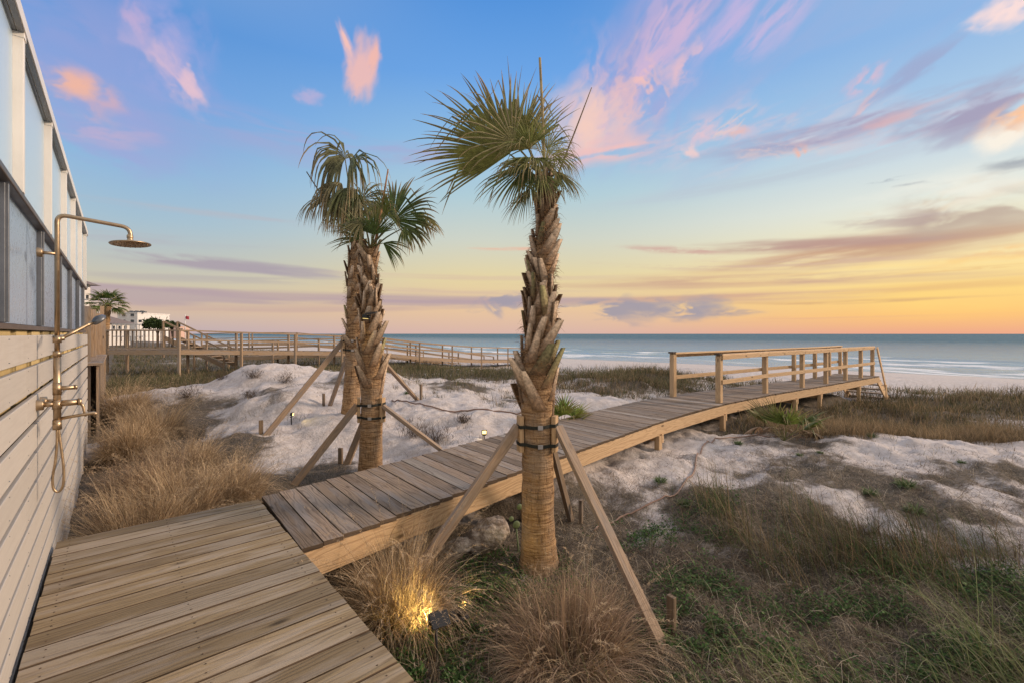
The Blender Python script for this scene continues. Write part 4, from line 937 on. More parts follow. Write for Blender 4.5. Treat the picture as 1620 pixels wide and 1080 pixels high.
def clump_mesh(name,R,Hh,n,pal,plume=40,wid=.0022,lean=1.0):
    # tillers grow in small bunches, each bunch with its own lean
    nb=70;br=R*.40*np.sqrt(RNG.random(nb));ba=RNG.uniform(0,2*np.pi,nb);bl=RNG.normal(0,.28,nb);baz=RNG.normal(0,.5,nb);bh=RNG.uniform(.6,1.12,nb);bt=RNG.uniform(.6,1.25,nb)
    k=RNG.integers(0,nb,n);x=br[k]*np.cos(ba[k])+RNG.normal(0,.03,n);y=br[k]*np.sin(ba[k])+RNG.normal(0,.03,n);P=np.stack([x,y,np.full(n,-.03)],1)
    az=ba[k]+baz[k]+RNG.normal(0,.6,n);h=Hh*RNG.uniform(.5,1.05,n)*bh[k];ln=lean*np.clip(.12+1.1*(br[k]/(R*.42))*RNG.uniform(.4,1.2,n)+bl[k]+RNG.uniform(0,.4,n),.03,2.4)
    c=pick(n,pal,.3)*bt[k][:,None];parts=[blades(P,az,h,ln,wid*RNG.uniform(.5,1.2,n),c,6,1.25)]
    # broken and curled leaves thrown across the clump
    m=n//7;k=RNG.integers(0,nb,m);P=np.stack([br[k]*1.2*np.cos(ba[k]),br[k]*1.2*np.sin(ba[k]),Hh*RNG.uniform(.1,.62,m)],1)
    parts.append(blades(P,RNG.uniform(0,6.28,m),Hh*RNG.uniform(.15,.5,m),RNG.uniform(.6,3.6,m),np.full(m,wid*.7),pick(m,pal,.35)*1.1,6,1.2))
    for k in range(plume):
        rr=R*.36*math.sqrt(RNG.random());aa=RNG.uniform(0,6.28);p0=np.array([[rr*math.cos(aa),rr*math.sin(aa),0]]);az_=np.array([aa+RNG.normal(0,.6)]);L=np.array([Hh*RNG.uniform(.9,1.32)]);le=np.array([RNG.uniform(.25,1.15)])
        v,q,t3,c=blades(p0,az_,L,le,np.array([.0016]),pick(1,pal),8,1.45);parts.append((v,q,t3,c))
        line=v[::2][:9];m=46;ts=RNG.uniform(5,8,m);i0=ts.astype(int).clip(0,7);fr=(ts-i0)[:,None];pp=line[i0]*(1-fr)+line[(i0+1).clip(0,8)]*fr
        parts.append(blades(pp,RNG.uniform(0,6.28,m),np.full(m,Hh*.04),np.full(m,1.2),np.full(m,.0016),pick(m,[(.66,.50,.33),(.58,.43,.27)]),2))
    v,fl,c=join(parts);me=npmesh(name,v,fl,M['blade'],c);return me
protos=[clump_mesh('dry_grass_clump',.75,.82,3000,DRYP,60,.0030),clump_mesh('dry_grass_clump',.7,.75,2800,DRYP,44,.0031),clump_mesh('dry_grass_clump',.8,.72,4200,DRYG+DRYP[:2],34,.0025)]
used=set()
def clump(k,x,y,s,label,zs=1.0,rot=None):
    o=protos[k]
    if k in used: o=protos[k].copy();S.collection.objects.link(o)
    used.add(k);o.location=(x,y,Hs(x,y));o.rotation_euler=(0,0,rot if rot is not None else random.uniform(0,6));o.scale=(s,s,s*zs);tag(o,label,'grass clump','dry ornamental grass clumps');return o
p=onz(628,1000,-.62);clump(0,p.x-.02,p.y+.2,.92,'golden dry grass clump lit yellow by a spotlight beside the deck',1.02)
clump(2,.38,3.05,1.0,'big reddish-brown dry grass clump at the foot of the tall front palm',.98)
for k,(px,py,Y,s,lab) in enumerate([(225,0,3.95,0.97,'dry grass clump nearest the deck edge and the wall, with arching plumes'),(300,0,4.55,1.03,'dry grass clump touching the deck edge at its middle'),(365,0,5.0,0.88,'dry grass clump nearest the boardwalk, at the right end of the left bed'),
  (235,0,5.2,0.94,'dry grass clump halfway along the white wall'),(300,0,5.9,0.88,'dry grass clump in the middle of the left bed against the white dune'),(205,0,6.4,0.88,'dry grass clump behind the others close to the end of the wall'),(250,0,7.3,1.03,'dry grass clump at the left foot of the white dune'),(195,0,8.0,0.97,'rearmost dry grass clump beside the neighbour\'s timber fence')]):
    clump((k+1)%2 if k%3 else 2 if k in(3,) else k%2,(px-CX)*Y/F,Y,s,lab,1.0)
# scattered grass (uncountable)
def scatter(n,x0,x1,y0,y1,dens,logy=True):
    X=RNG.uniform(0,1,n);Y=np.exp(RNG.uniform(math.log(y0),math.log(y1),n)) if logy else RNG.uniform(y0,y1,n);X=x0+(x1-x0)*X
    if logy: X=(RNG.uniform(-1.25,1.25,n))*Y+0
    k=(X>x0)&(X<x1);X,Y=X[k],Y[k];d=dens(X,Y);k=RNG.random(len(X))<d;X,Y=X[k],Y[k]
    k=inside_walk(X,Y)|((X-W0.x)*WN.x+(Y-W0.y)*WN.y<.02);X,Y=X[~k],Y[~k]
    ud=(X-W0.x)*WU.x+(Y-W0.y)*WU.y;vd=(X-W0.x)*WN.x+(Y-W0.y)*WN.y;k=(ud<1.7)&(vd<1.3);return X[~k],Y[~k]
def inside_walk(X,Y,m=.0): return distseg(X,Y,CL)<.70+m
def grass(name,label,cat,X,Y,h,lean,wid,pal,nst=3,az=None,curl=1.0,tip=None,zoff=-.01):
    n=len(X);z=H(X,Y)+zoff;P=np.stack([X,Y,z],1);az=RNG.uniform(0,6.283,n) if az is None else az
    cc_=pick(n,pal,.3)*(.45+1.1*fbm(X*1.1,Y*1.1,3,123))[:,None];v,q,t3,c=blades(P,az,h,lean,wid,cc_,nst,curl,tip);return v,q,t3,c
BRG=[(.17,.13,.075),(.12,.10,.055),(.22,.165,.095),(.075,.075,.035),(.10,.11,.045)]
OLV=[(.10,.11,.045),(.075,.09,.035),(.14,.13,.06),(.19,.155,.085)]
TAN=[(.38,.27,.15),(.31,.22,.125),(.25,.175,.10)]
LIT=[(.25,.19,.12),(.38,.31,.21),(.13,.10,.06),(.54,.45,.33),(.08,.06,.04)]
parts=[]
# ridges and hollows beyond the crest, both sides of the walkway: dense clumpy beach grass
def dens_far(X,Y):
    c=COAST(X,Y);s=blob(X,Y,SOILB[10:17]+[(22,15,14,4,0,1.1)]);s=s*(.35+1.1*fbm(X*.8,Y*.8,3,77));return np.clip(s*np.clip((-41-c)/3,0,1),0,1)*.95
X,Y=scatter(240000,-30,34,8.8,30,dens_far);cl=fbm(X*1.7,Y*1.7,2,51);n=len(X)
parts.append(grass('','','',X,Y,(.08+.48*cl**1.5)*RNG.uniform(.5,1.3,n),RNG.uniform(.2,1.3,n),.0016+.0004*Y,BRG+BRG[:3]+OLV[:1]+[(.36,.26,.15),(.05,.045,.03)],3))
X,Y=scatter(60000,-8,34,8.5,26,lambda X,Y:dens_far(X,Y)*.5*(fbm(X*.9,Y*.9,2,5)>.5));n=len(X)
parts.append(grass('','','',X,Y,RNG.uniform(.25,.5,n),RNG.uniform(.1,.9,n),.001+.0003*Y,TAN,3))
v,fl,c=join(parts);o=npmesh('dune_grass',v,fl,M['blade'],c);tag(o,'dark and tan beach grass covering the dune ridges and hollows behind the boardwalk','beach grass',kind='stuff')
# hollow and back dunes at left, wide field
parts=[]
X,Y=scatter(170000,-70,6,13,75,lambda X,Y:np.clip(soil(X,Y)*1.1,0,1)*.9);n=len(X);cl=fbm(X*.7,Y*.7,2,8)
parts.append(grass('','','',X,Y,(.2+.35*cl)*RNG.uniform(.6,1.2,n),RNG.uniform(.2,1.1,n),.0015+.0004*Y,BRG+OLV+LIT[:1],2))
v,fl,c=join(parts);o=npmesh('hollow_grass',v,fl,M['blade'],c);tag(o,'low dull grass in the hollow under the neighbouring walkways','beach grass',kind='stuff')
# mid dune sparse tufts
def tufts(n,dens,rng_xy,hh,pal,per=(14,40),spread=.09,lean=(.2,1.4),wid=.0016,tagn=None,logy=True):
    X,Y=scatter(n,*rng_xy,dens,logy);m=RNG.integers(per[0],per[1],len(X));XX=np.repeat(X,m);YY=np.repeat(Y,m);s_=np.repeat(RNG.uniform(.5,1.2,len(X)),m)
    XX=XX+RNG.normal(0,spread,len(XX))*s_;YY=YY+RNG.normal(0,spread,len(XX))*s_;k=~inside_walk(XX,YY,-.04);XX,YY,s_=XX[k],YY[k],s_[k];n2=len(XX)
    return grass('','','',XX,YY,RNG.uniform(.4,1.1,n2)*hh*s_,RNG.uniform(*lean,n2),np.full(n2,wid)+.00018*YY,pal,3)
parts=[]
MID=[(-1.6,11.3,1.8,1.5,0,1.0),(-.3,10.2,1.4,.8,0,.9),(.3,12.4,2,1,0,.9),(-3.2,13,2,1,0,.6),(2.2,11.2,1.2,.7,.4,.8)]
parts.append(tufts(2600,lambda X,Y:blob(X,Y,MID)*.8*(fbm(X*1.5,Y*1.5,2,3)>.42),(-6,4,7.5,15),.30,BRG+TAN+OLV))
parts.append(tufts(1500,lambda X,Y:.26*(fbm(X*1.2,Y*1.2,2,14)>.48),(-8,9,5.5,14),.14,BRG+LIT,(6,26)))
# right dune crest tan fringe
CREST=[(6.6,8.6,1.5,.5,.2,1),(8.6,8.6,2.2,.6,0,1),(5.9,9.4,.9,.5,.4,1),(11,9,3,.8,0,1)]
parts.append(tufts(15000,lambda X,Y:blob(X,Y,CREST),(4,16,7,11),.42,TAN+TAN+BRG[:3],(14,34),.1))
v,fl,c=join(parts);o=npmesh('dune_tufts',v,fl,M['blade'],c);tag(o,'sparse brown grass tufts dotted over the white sand','grass tufts',kind='stuff')
# foreground right: tall mixed grass belt, green blades, litter
parts=[]
BELT=[(3.0,4.6,1.1,1.0,.2,1.0),(2.5,5.0,.5,.7,0,.9),(3.9,4.2,.8,.5,.2,.8)]
X,Y=scatter(75000,1.2,6,3.3,6.4,lambda X,Y:np.clip(blob(X,Y,BELT)*1.1,0,1)**1.1*.55*np.clip((fbm(X*2.2,Y*2.2,4,61)-.40)*4,0.02,1));n=len(X)
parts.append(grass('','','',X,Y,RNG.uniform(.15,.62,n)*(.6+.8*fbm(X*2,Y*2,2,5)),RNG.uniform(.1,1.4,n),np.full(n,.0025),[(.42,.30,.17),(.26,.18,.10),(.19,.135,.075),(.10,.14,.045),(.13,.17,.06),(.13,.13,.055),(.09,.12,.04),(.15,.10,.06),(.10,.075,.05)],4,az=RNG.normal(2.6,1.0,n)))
X,Y=scatter(34000,.4,7,2.1,4.6,lambda X,Y:.34*(fbm(X*1.4,Y*1.4,3,71)>.52));n=len(X)
parts.append(grass('','','',X,Y,RNG.uniform(.12,.46,n),RNG.uniform(.5,2.0,n),np.full(n,.0022),[(.13,.17,.055),(.42,.33,.22),(.18,.20,.08),(.27,.24,.13),(.22,.15,.09)],4,az=RNG.normal(2.8,.9,n)))
GBL=[(3.2,2.55,.8,.45,0,1),(3.9,3.2,.6,.5,0,.9),(1.6,2.6,.5,.3,0,.6)]
X,Y=scatter(22000,.4,5,2.1,4,lambda X,Y:blob(X,Y,GBL)*.22);n=len(X)
parts.append(grass('','','',X,Y,RNG.uniform(.25,.55,n),RNG.uniform(.5,1.5,n),np.full(n,.0026),[(.14,.19,.06),(.17,.21,.08),(.24,.24,.12)],5,az=RNG.normal(2.7,.6,n)))
X,Y=scatter(9000,2,5,2.3,3.6,lambda X,Y:blob(X,Y,[(3.05,2.75,.42,.3,0,1),(3.9,3.2,.3,.25,0,.8)])*.24);n=len(X)
parts.append(grass('','','',X,Y,RNG.uniform(.45,.9,n),RNG.uniform(.35,1.5,n),np.full(n,.0042),[(.16,.19,.075),(.21,.24,.10),(.28,.28,.15)],6,az=RNG.normal(2.6,.7,n)))
v,fl,c=join(parts);o=npmesh('foreground_grass',v,fl,M['blade'],c);tag(o,'mixed green and brown grass thicket in the right foreground','grass',kind='stuff')
# litter: dry stems lying about
parts=[]
X,Y=scatter(200000,-2.0,7.5,1.9,7.2,lambda X,Y:np.clip(soil(X,Y)*1.15-.05,0,1)*.55);n=len(X)
parts.append(grass('','','',X,Y,RNG.uniform(.05,.32,n),RNG.uniform(1.0,3.2,n),RNG.uniform(.0012,.0028,n),LIT+[(.09,.065,.045)],3,zoff=.004))
X,Y=scatter(120000,1,9,4,9.2,lambda X,Y:.42*np.clip((fbm(X*1.6,Y*1.6,4,91)-.44)*5,0,1));n=len(X)
parts.append(grass('','','',X,Y,RNG.uniform(.04,.20,n),RNG.uniform(1.3,2.8,n),np.full(n,.0019),[(.13,.09,.065),(.20,.14,.10),(.08,.055,.04)],3,zoff=.004))
X,Y=scatter(46000,-7.5,-1.2,3.2,9.5,lambda X,Y:np.clip(soil(X,Y),0.02,1)*.8);n=len(X)
parts.append(grass('','','',X,Y,RNG.uniform(.04,.2,n),RNG.uniform(.8,2.5,n),np.full(n,.0017),LIT+DRYG,3,zoff=.004))
v,fl,c=join(parts);o=npmesh('dry_litter',v,fl,M['blade'],c);tag(o,'dead stems and litter lying over sand and soil','litter',kind='stuff')
# green ground cover leaves
def leaves(X,Y,size,hmax,pal):
    n=len(X);P=np.stack([X,Y,H(X,Y)+RNG.random(n)**1.5*hmax],1);a=RNG.uniform(0,6.28,n);tl=RNG.uniform(-.9,.9,n);d=np.stack([np.cos(a)*np.cos(tl),np.sin(a)*np.cos(tl),np.sin(tl)],1)
    e=np.stack([-np.sin(a),np.cos(a),RNG.uniform(-.5,.5,n)],1);s_=(size*RNG.uniform(.6,1.3,n))[:,None]
    vs=np.stack([P,P+d*s_*.5+e*s_*.38,P+d*s_,P+d*s_*.5-e*s_*.38],1).reshape(-1,3);b0=np.arange(n)*4;c=np.repeat(pick(n,pal,.3),4,0)
    return vs,np.stack([b0,b0+1,b0+2,b0+3],1),np.zeros((0,3),int),c
GC=[(3.1,4.15,.8,.35,.1,1.1),(2.35,5.1,.45,.35,.4,1.0),(3.9,3.75,.5,.3,0,1.0),(2.0,4.7,.4,.3,0,.9),(2.7,3.5,.5,.3,0,.9),(4.4,3.5,.5,.35,0,1.1),(1.5,3.7,.35,.3,0,.9),(-.05,3.35,.55,.5,0,1.2),(-.1,3.9,.5,.35,0,1.1),(-.45,2.75,.45,.35,0,1.1),(1.25,3.2,.32,.3,0,1.1),(.95,2.55,.3,.2,0,.7),(1.3,4.6,.5,.35,.4,1),(1.9,4.3,.35,.3,0,.8),(2.6,4.5,.4,.4,0,.7),(3.0,4.0,.6,.25,0,.8),(2.2,3.4,.5,.2,0,.5),(2.9,2.9,.5,.3,0,.8),(3.8,3.4,.5,.25,0,.8),(-2.15,5.1,.75,.13,.85,1.1),(1.8,2.9,.4,.2,0,.6)]
GP=[(.045,.095,.022),(.065,.125,.03),(.09,.16,.045),(.035,.065,.018)]
X,Y=scatter(520000,-3.2,5.4,2.1,6,lambda X,Y:np.clip(blob(X,Y,GC),0,1)*.75*np.clip((fbm(X*4,Y*4,3,41)-.40)*6,0,1))
v,fl,c=join([leaves(X,Y,.022,.075,GP)]);o=npmesh('ground_cover',v,fl,M['leaf'],c);tag(o,'low dark green leafy ground cover between the dry grasses','ground cover',kind='stuff')
# ------------------------------------------------------------------ small plants on the sand
def weed(px,py,s,label,n=160,pal=((.08,.13,.04),(.13,.18,.07),(.17,.21,.10))):
    p=gpt(px,py);r=s*np.sqrt(RNG.random(n))*.5;a=RNG.uniform(0,6.28,n);P=np.stack([p.x+r*np.cos(a)*.5,p.y+r*np.sin(a)*.5,np.full(n,p.z-.005)],1)
    v,q,t3,c=blades(P,a,RNG.uniform(.25,.8,n)*s*.62,RNG.uniform(.5,1.9,n),np.full(n,.005*s/.2),pick(n,pal,.25),3);v,fl,c=join([(v,q,t3,c)])
    o=npmesh('leafy_weed',v,fl,M['leaf'],c,loc=p);tag(o,label,'weed','small green weeds on the sand');return o
for px,py,s,l in[(1168,702,.20,'flat green weed on bare sand left of the palmetto, under the walkway'),(1432,768,.30,'bright green rosette weed on the open sand below the crest'),(1045,762,.22,'green weed beside the hose curve near the walkway post'),(1080,797,.20,'small green weed right of the lower hose end'),(1380,690,.22,'green weed on the sand crest right of the palmetto'),(1376,780,.22,'green weed just left of the bright rosette'),(1448,808,.26,'greyish green weed above the driftwood to its right'),(1297,716,.13,'tiny green weed below the palmetto'),(1265,720,.14,'faint green weed directly under the palmetto trunk'),(1521,733,.14,'lone green weed far right on the sand'),(645,622,.2,'small green tuft on sand right of the middle palm'),(1098,600,.0,'')]:
    if l: weed(px,py,s,l)
# dark twiggy bushes on the white dune
def twiggy(px,py,s,label):
    p=gpt(px,py);n=90;a=RNG.uniform(0,6.28,n);P=np.stack([p.x+RNG.normal(0,.06*s/.3,n),p.y+RNG.normal(0,.05,n),np.full(n,p.z-.01)],1)
    parts=[blades(P,a,RNG.uniform(.4,1,n)*s,RNG.uniform(.5,1.6,n),np.full(n,.003),pick(n,[(.07,.05,.035),(.12,.085,.06),(.16,.12,.085)]),4)]
    tips=parts[0][0].reshape(n,-1,3)[:,6];m=4;PP=np.repeat(tips,m,0);parts.append(blades(PP,RNG.uniform(0,6.28,n*m),RNG.uniform(.2,.4,n*m)*s,RNG.uniform(.2,1.5,n*m),np.full(n*m,.002),pick(n*m,[(.09,.065,.045),(.14,.10,.07)]),2))
    v,fl,c=join(parts);o=npmesh('dead_bush',v,fl,M['blade'],c,loc=p);tag(o,label,'bush','dark dead twig bushes on the dunes')
for px,py,s,l in[(452,606,.34,'dark dead twig bush right of centre on the white dune face'),(402,598,.30,'dark dead twig bush near the white dune crest'),(296,628,.40,'dark dead twig bush at the left edge of the white dune'),(395,628,.22,'small dead twig bush low on the white dune'),(690,700,.42,'grey dead bush between the middle palm and the boardwalk'),(655,690,.40,'grey dead bush close to the middle palm brace'),(735,668,.22,'small dead bush by the glowing sand lamp'),(350,600,.25,'dead twigs at the upper left of the white dune')]: twiggy(px,py,s,l)
# ------------------------------------------------------------------ palmetto shrubs
def palmetto(px,py,Y,R,label,nf=12,green=(.11,.16,.04),dead=3):
    p=V(((px-CX)*Y/F,Y,0));p.z=Hs(p.x,p.y);root=thing('palmetto_shrub',label,'palmetto',p,'low palmetto shrubs')
    for k in range(nf):
        a=2*math.pi*k/nf+random.uniform(-.2,.2);el=random.uniform(.6,1.4);d=V((math.cos(a)*math.cos(el),math.sin(a)*math.cos(el),math.sin(el)));hub=p+d*R*random.uniform(.45,.65)
        nrm=(Z-d*d.z)+d*0;isd=k<dead;gc=(.46,.33,.22) if isd else tuple(c*random.uniform(.8,1.3) for c in green)
        if isd: hub=p+V((math.cos(a),math.sin(a),.25))*R*.75
        mb=frond(hub,d if not isd else V((math.cos(a),math.sin(a),-.1)),nrm if nrm.length>.1 else V((0,-1,0)),R*.66,1.2,15,.12 if not isd else 1.4,stiff=.3,wf=1.5,base=p+V((random.uniform(-.03,.03),random.uniform(-.03,.03),0)),green=gc,petr=.006,tipd=.3);mb.build('frond',M['frond'],root)
palmetto(1240,690,8.0,.74,'green palmetto shrub on the sand crest in front of the railed boardwalk',15,(.14,.18,.055),5)
palmetto(893,640,7.9,.55,'yellow-green palmetto shrub just beyond the boardwalk, behind the front palm',12,(.19,.24,.04),1)
palmetto(843,640,8.6,.35,'small dark palmetto showing left of the front palm trunk',8,(.07,.11,.03),0)
# ------------------------------------------------------------------ rock, cactus, hose, driftwood, timber
def rock(p,s,label,seed):
    bm_v=[];n=18;mb=MB();vs=[];fs=[]
    for i in range(n+1):
        th=math.pi*i/n
        for j in range(2*n):
            ph=math.pi*j/n;d=V((math.sin(th)*math.cos(ph),math.sin(th)*math.sin(ph),math.cos(th)));r=1+.55*(float(fbm(np.array(d.x*1.8+seed+d.z),np.array(d.y*1.8-d.z),3,seed))-.5)+.15*(float(vnoise(np.array(d.x*7+d.z*5),np.array(d.y*7),seed))-.5)
            r=min(r,1.02/max(.75,abs(d.x+d.z*.4)));vs.append(V(p)+V((d.x*s[0]*r,d.y*s[1]*r,d.z*s[2]*r+d.x*s[0]*.35)))
    for i in range(n):
        for j in range(2*n): fs.append((i*2*n+j,(i+1)*2*n+j,(i+1)*2*n+(j+1)%(2*n),i*2*n+(j+1)%(2*n)))
    mb.add(vs,fs,None,None,False);o=mb.build('rock',M['rock'],None,p);tag(o,label,'rock','pale rocks under the boardwalk')
rock((-.24,4.2,-.44),(.21,.14,.15),'larger pale jagged rock under the boardwalk behind the front palm brace',3);rock((-.50,4.12,-.52),(.15,.10,.09),'smaller pale rock leaning against the larger rock',7)
c0=V((.06,4.25,-.50));cr=thing('prickly_pear','small prickly pear with round green pads left of the front palm trunk','cactus',c0-Z*.1)
for px,py,s in[(822,801,.028),(817,829,.036),(809,820,.024)]:
    p=at(px,py,4.25);b=MB();b.lathe(p,V((.3,-.9,.1)),[(0,-.008),(s*.6,-.007),(s*.95,-.003),(s,0),(s*.95,.003),(s*.6,.007),(0,.008)],18);o=b.build('pad',painted('cactus_green',(.15,.20,.09),.6,10,.2) if 'cactus' not in M else M['cactus'],cr);M.setdefault('cactus',o.data.materials[0])
b=MB();b.tube([c0-Z*.25,c0-Z*.1,at(817,836,4.25)],.008,8);b.build('stem',M['cactus'],cr)
hpx=[(1283,690),(1240,692),(1190,690),(1145,694),(1115,703),(1102,722),(1098,748),(1078,772),(1045,792),(1005,812),(975,826),(940,842)]
pts=[gpt(x,y)+Z*.022 for x,y in hpx];o=MB();pp=smooth_pts(pts,5);pp=[V((q.x,q.y,Hs(q.x,q.y)+.02)) for q in pp];o.tube(pp,.0105,8);ob=o.build('garden_hose',M['rubber'],None,pp[0]);tag(ob,'reddish brown hose snaking over the sand from the palmetto','hose','garden hoses lying on the sand')
hpx=[(620,634),(650,639),(690,647),(740,651),(790,652),(830,651)]
pts=[gpt(x,y) for x,y in hpx];pp=smooth_pts(pts,5);pp=[V((q.x,q.y,Hs(q.x,q.y)+.02)) for q in pp];o=MB();o.tube(pp,.014,8);ob=o.build('garden_hose',M['rubber'],None,pp[0]);tag(ob,'straight brown hose lying on the sand behind the middle palm','hose','garden hoses lying on the sand')
p=gpt(1380,842);b=MB();b.tube([p+V((-.10,0,-.01)),p+V((-.03,.0,.03)),p+V((.02,.0,.10)),p+V((.035,0,.155))],[.014,.03,.025,.006],8);b.tube([p+V((.0,0,.0)),p+V((.03,-.02,.05)),p+V((.03,0,.12))],[.03,.022,.008],7);o=b.build('driftwood',painted('bleached_wood',(.42,.38,.35),.85,25,.3),None,p);tag(o,'bleached stump of driftwood sticking out of the sand on the right','driftwood')
p=gpt(168,655);b=MB();b.beam(p+V((-.9,-.2,.05)),p+V((.25,.1,.02)),.14,.12);o=b.build('timber',M['old'],None,p);tag(o,'old grey timber lying by the fence behind the dry grass','timber')
# ------------------------------------------------------------------ neighbour's fence and walkways
fn=thing('timber_fence',"neighbour's tall brown plank fence continuing beyond the white wall",'fence',wp(9,0,-.4))
b=MB();uu=7.35
while uu<19.5:
    b.box(wp(uu,-.12+random.uniform(-.012,.012),.68+random.uniform(-.03,.03)),(Z,WU,WN),(1.08,.066,.011));uu+=.142
b.build('boards',M['old'],fn)
for uu,h in((7.25,1.86),(9.6,1.9),(12,1.9),(14.4,1.95),(16.8,2.3),(19.4,2.0)):
    b=MB();b.box(wp(uu,-.04,(h-.6)/2),(Z,WU,WN),((h+.6)/2,.05,.05));b.build('post',M['old'],fn)
lw=thing('planter_wall','low timber retaining wall with a grey cap board in front of the fence','low wall',wp(8.5,.2,-.4))
b=MB();uu=6.9
while uu<10.6: b.box(wp(uu,.10,.25),(Z,WU,WN),(.68,.066,.014));uu+=.142
b.build('boards',M['old'],lw);b=MB();b.box(wp(8.75,.02,.955),(WU,WN,Z),(1.95,.14,.019));b.build('cap',M['walk'],lw)
def walkway(label,pts,zs,wid=1.3,nb=False,span=2.9,mat='old',rails=2,gr=None,ghmin=None,farside=True,rh=1.02):
    """rail posts every span; pts plan polyline"""
    root=thing('beach_walkway',label,'walkway',(pts[0][0],pts[0][1],zs[0]-1),'neighbours\' timber beach walkways')
    P=[V((x,y,z)) for (x,y),z in zip(pts,zs)];n_=len(P);b=MB();st=[]
    for k in range(n_-1):
        d=(P[k+1]-P[k]);dh=V((d.x,d.y,0)).normalized();nr=V((dh.y,-dh.x,0))
        L=d.length;m_=max(1,int(L/.145))
        for i in range(m_):
            c=P[k].lerp(P[k+1],(i+.5)/m_)-nr*(-wid/2)*-1;b.box(c-Z*.016,(nr,d.normalized(),nr.cross(d.normalized())),(wid/2,.068,.015))
    b.build('planks',M[mat],root)
    for side in((0,1) if farside else (0,)):
        off=lambda k:(lambda d:V((d.y,-d.x,0)).normalized()*(-side*wid))(P[min(k+1,n_-1)]-P[max(k-1,0)])
        for k in range(n_-1):
            p,q=P[k]+off(k),P[k+1]+off(k+1);b=MB();b.beam(p-Z*.14,q-Z*.14,.04,.23);b.build('stringer',M[mat],root)
            b=MB();b.beam(p+Z*rh,q+Z*rh,.12,.075);b.build('top_rail',M[mat],root)
            if not(nb and k==0):
                b=MB();b.beam(p+Z*.52,q+Z*.52,.035,.09);b.build('mid_rail',M[mat],root)
            elif side==0:
                b=MB();L=(q-p).length;m_=int(L/.2)
                for i in range(m_): c=p.lerp(q,(i+.5)/m_);b.box(c+Z*.52,(Z,(q-p).normalized(),V((0,1,0))),(.48,.02,.02))
                b.build('balusters',M[mat],root);b=MB();b.beam(p+Z*.09,q+Z*.09,.04,.08);b.build('bottom_rail',M[mat],root)
        for k in range(n_):
            p=P[k]+off(k);gz=Hs(p.x,p.y)-.2;b=MB();b.box((p.x,p.y,(p.z+rh+gz)/2),(Z,V((1,0,0)),V((0,1,0))),((p.z+rh-gz)/2,.055,.055));b.build('post',M[mat],root)
    return root
d0=V((18.35,16.3,0)).normalized();s0_=V((-17.7,24.2,0));pl=[];zl=[]
pl.append((-21.4,24.0));zl.append(.58)
zf=lambda s:float(np.interp(s,[0,9.5,12,14.5,17.4,20.3,24,27],[.58,.24,.08,-.25,-.52,-.72,-.86,-1.0]))
for k in range(10):
    p=s0_+d0*(2.9*k);pl.append((p.x,p.y));zl.append(zf(2.9*k))
walkway("long timber walkway with baluster landing at its left end, sloping down to the beach",pl,zl,1.4,True)
pl=[(-19,30.5),(-16.3,31),(-13.5,31.8),(-10.5,33.5),(-7.6,36),(-4.6,39),(-1.7,42)];walkway('second walkway, lower and partly hidden behind the long one, across the back dunes',pl,[-.1,-.05,.05,.0,-.5,-1.1,-1.7],1.3,span=3)
pl=[(-30,44),(-26,45),(-22,46.5),(-18,48.5),(-14,51),(-10.5,54)];walkway('most distant walkway, a thin pale line behind the others near the water',pl,[.4,.5,.5,.0,-.8,-1.6],1.3,span=3)
# zig-zag stair of the second neighbour, under the landing
stt=thing('beach_stairs','timber stair flight descending behind the baluster landing','stairs',(-19.5,27,-.8))
a=V((-20.3,26.5,1.2));c=V((-17.2,27.2,-.5))
for o_ in(0,1.1):
    b=MB();b.beam(a+V((0,o_,0)),c+V((0,o_,0)),.05,.26);b.build('stringer',M['old'],stt);b=MB();b.beam(a+V((0,o_,.95)),c+V((0,o_,.95)),.05,.09);b.build('handrail',M['old'],stt)
    for f_ in(0,.5,1): p=a.lerp(c,f_)+V((0,o_,0));b=MB();b.box((p.x,p.y,p.z-.1),(Z,V((1,0,0)),V((0,1,0))),(1.05,.045,.045));b.build('post',M['old'],stt)
for k in range(9): p=a.lerp(c,(k+.5)/9);b=MB();b.box(p+V((0,.55,.1)),(V((0,1,0)),V((1,0,0)),Z),(.52,.14,.02));b.build('tread',M['old'],stt)
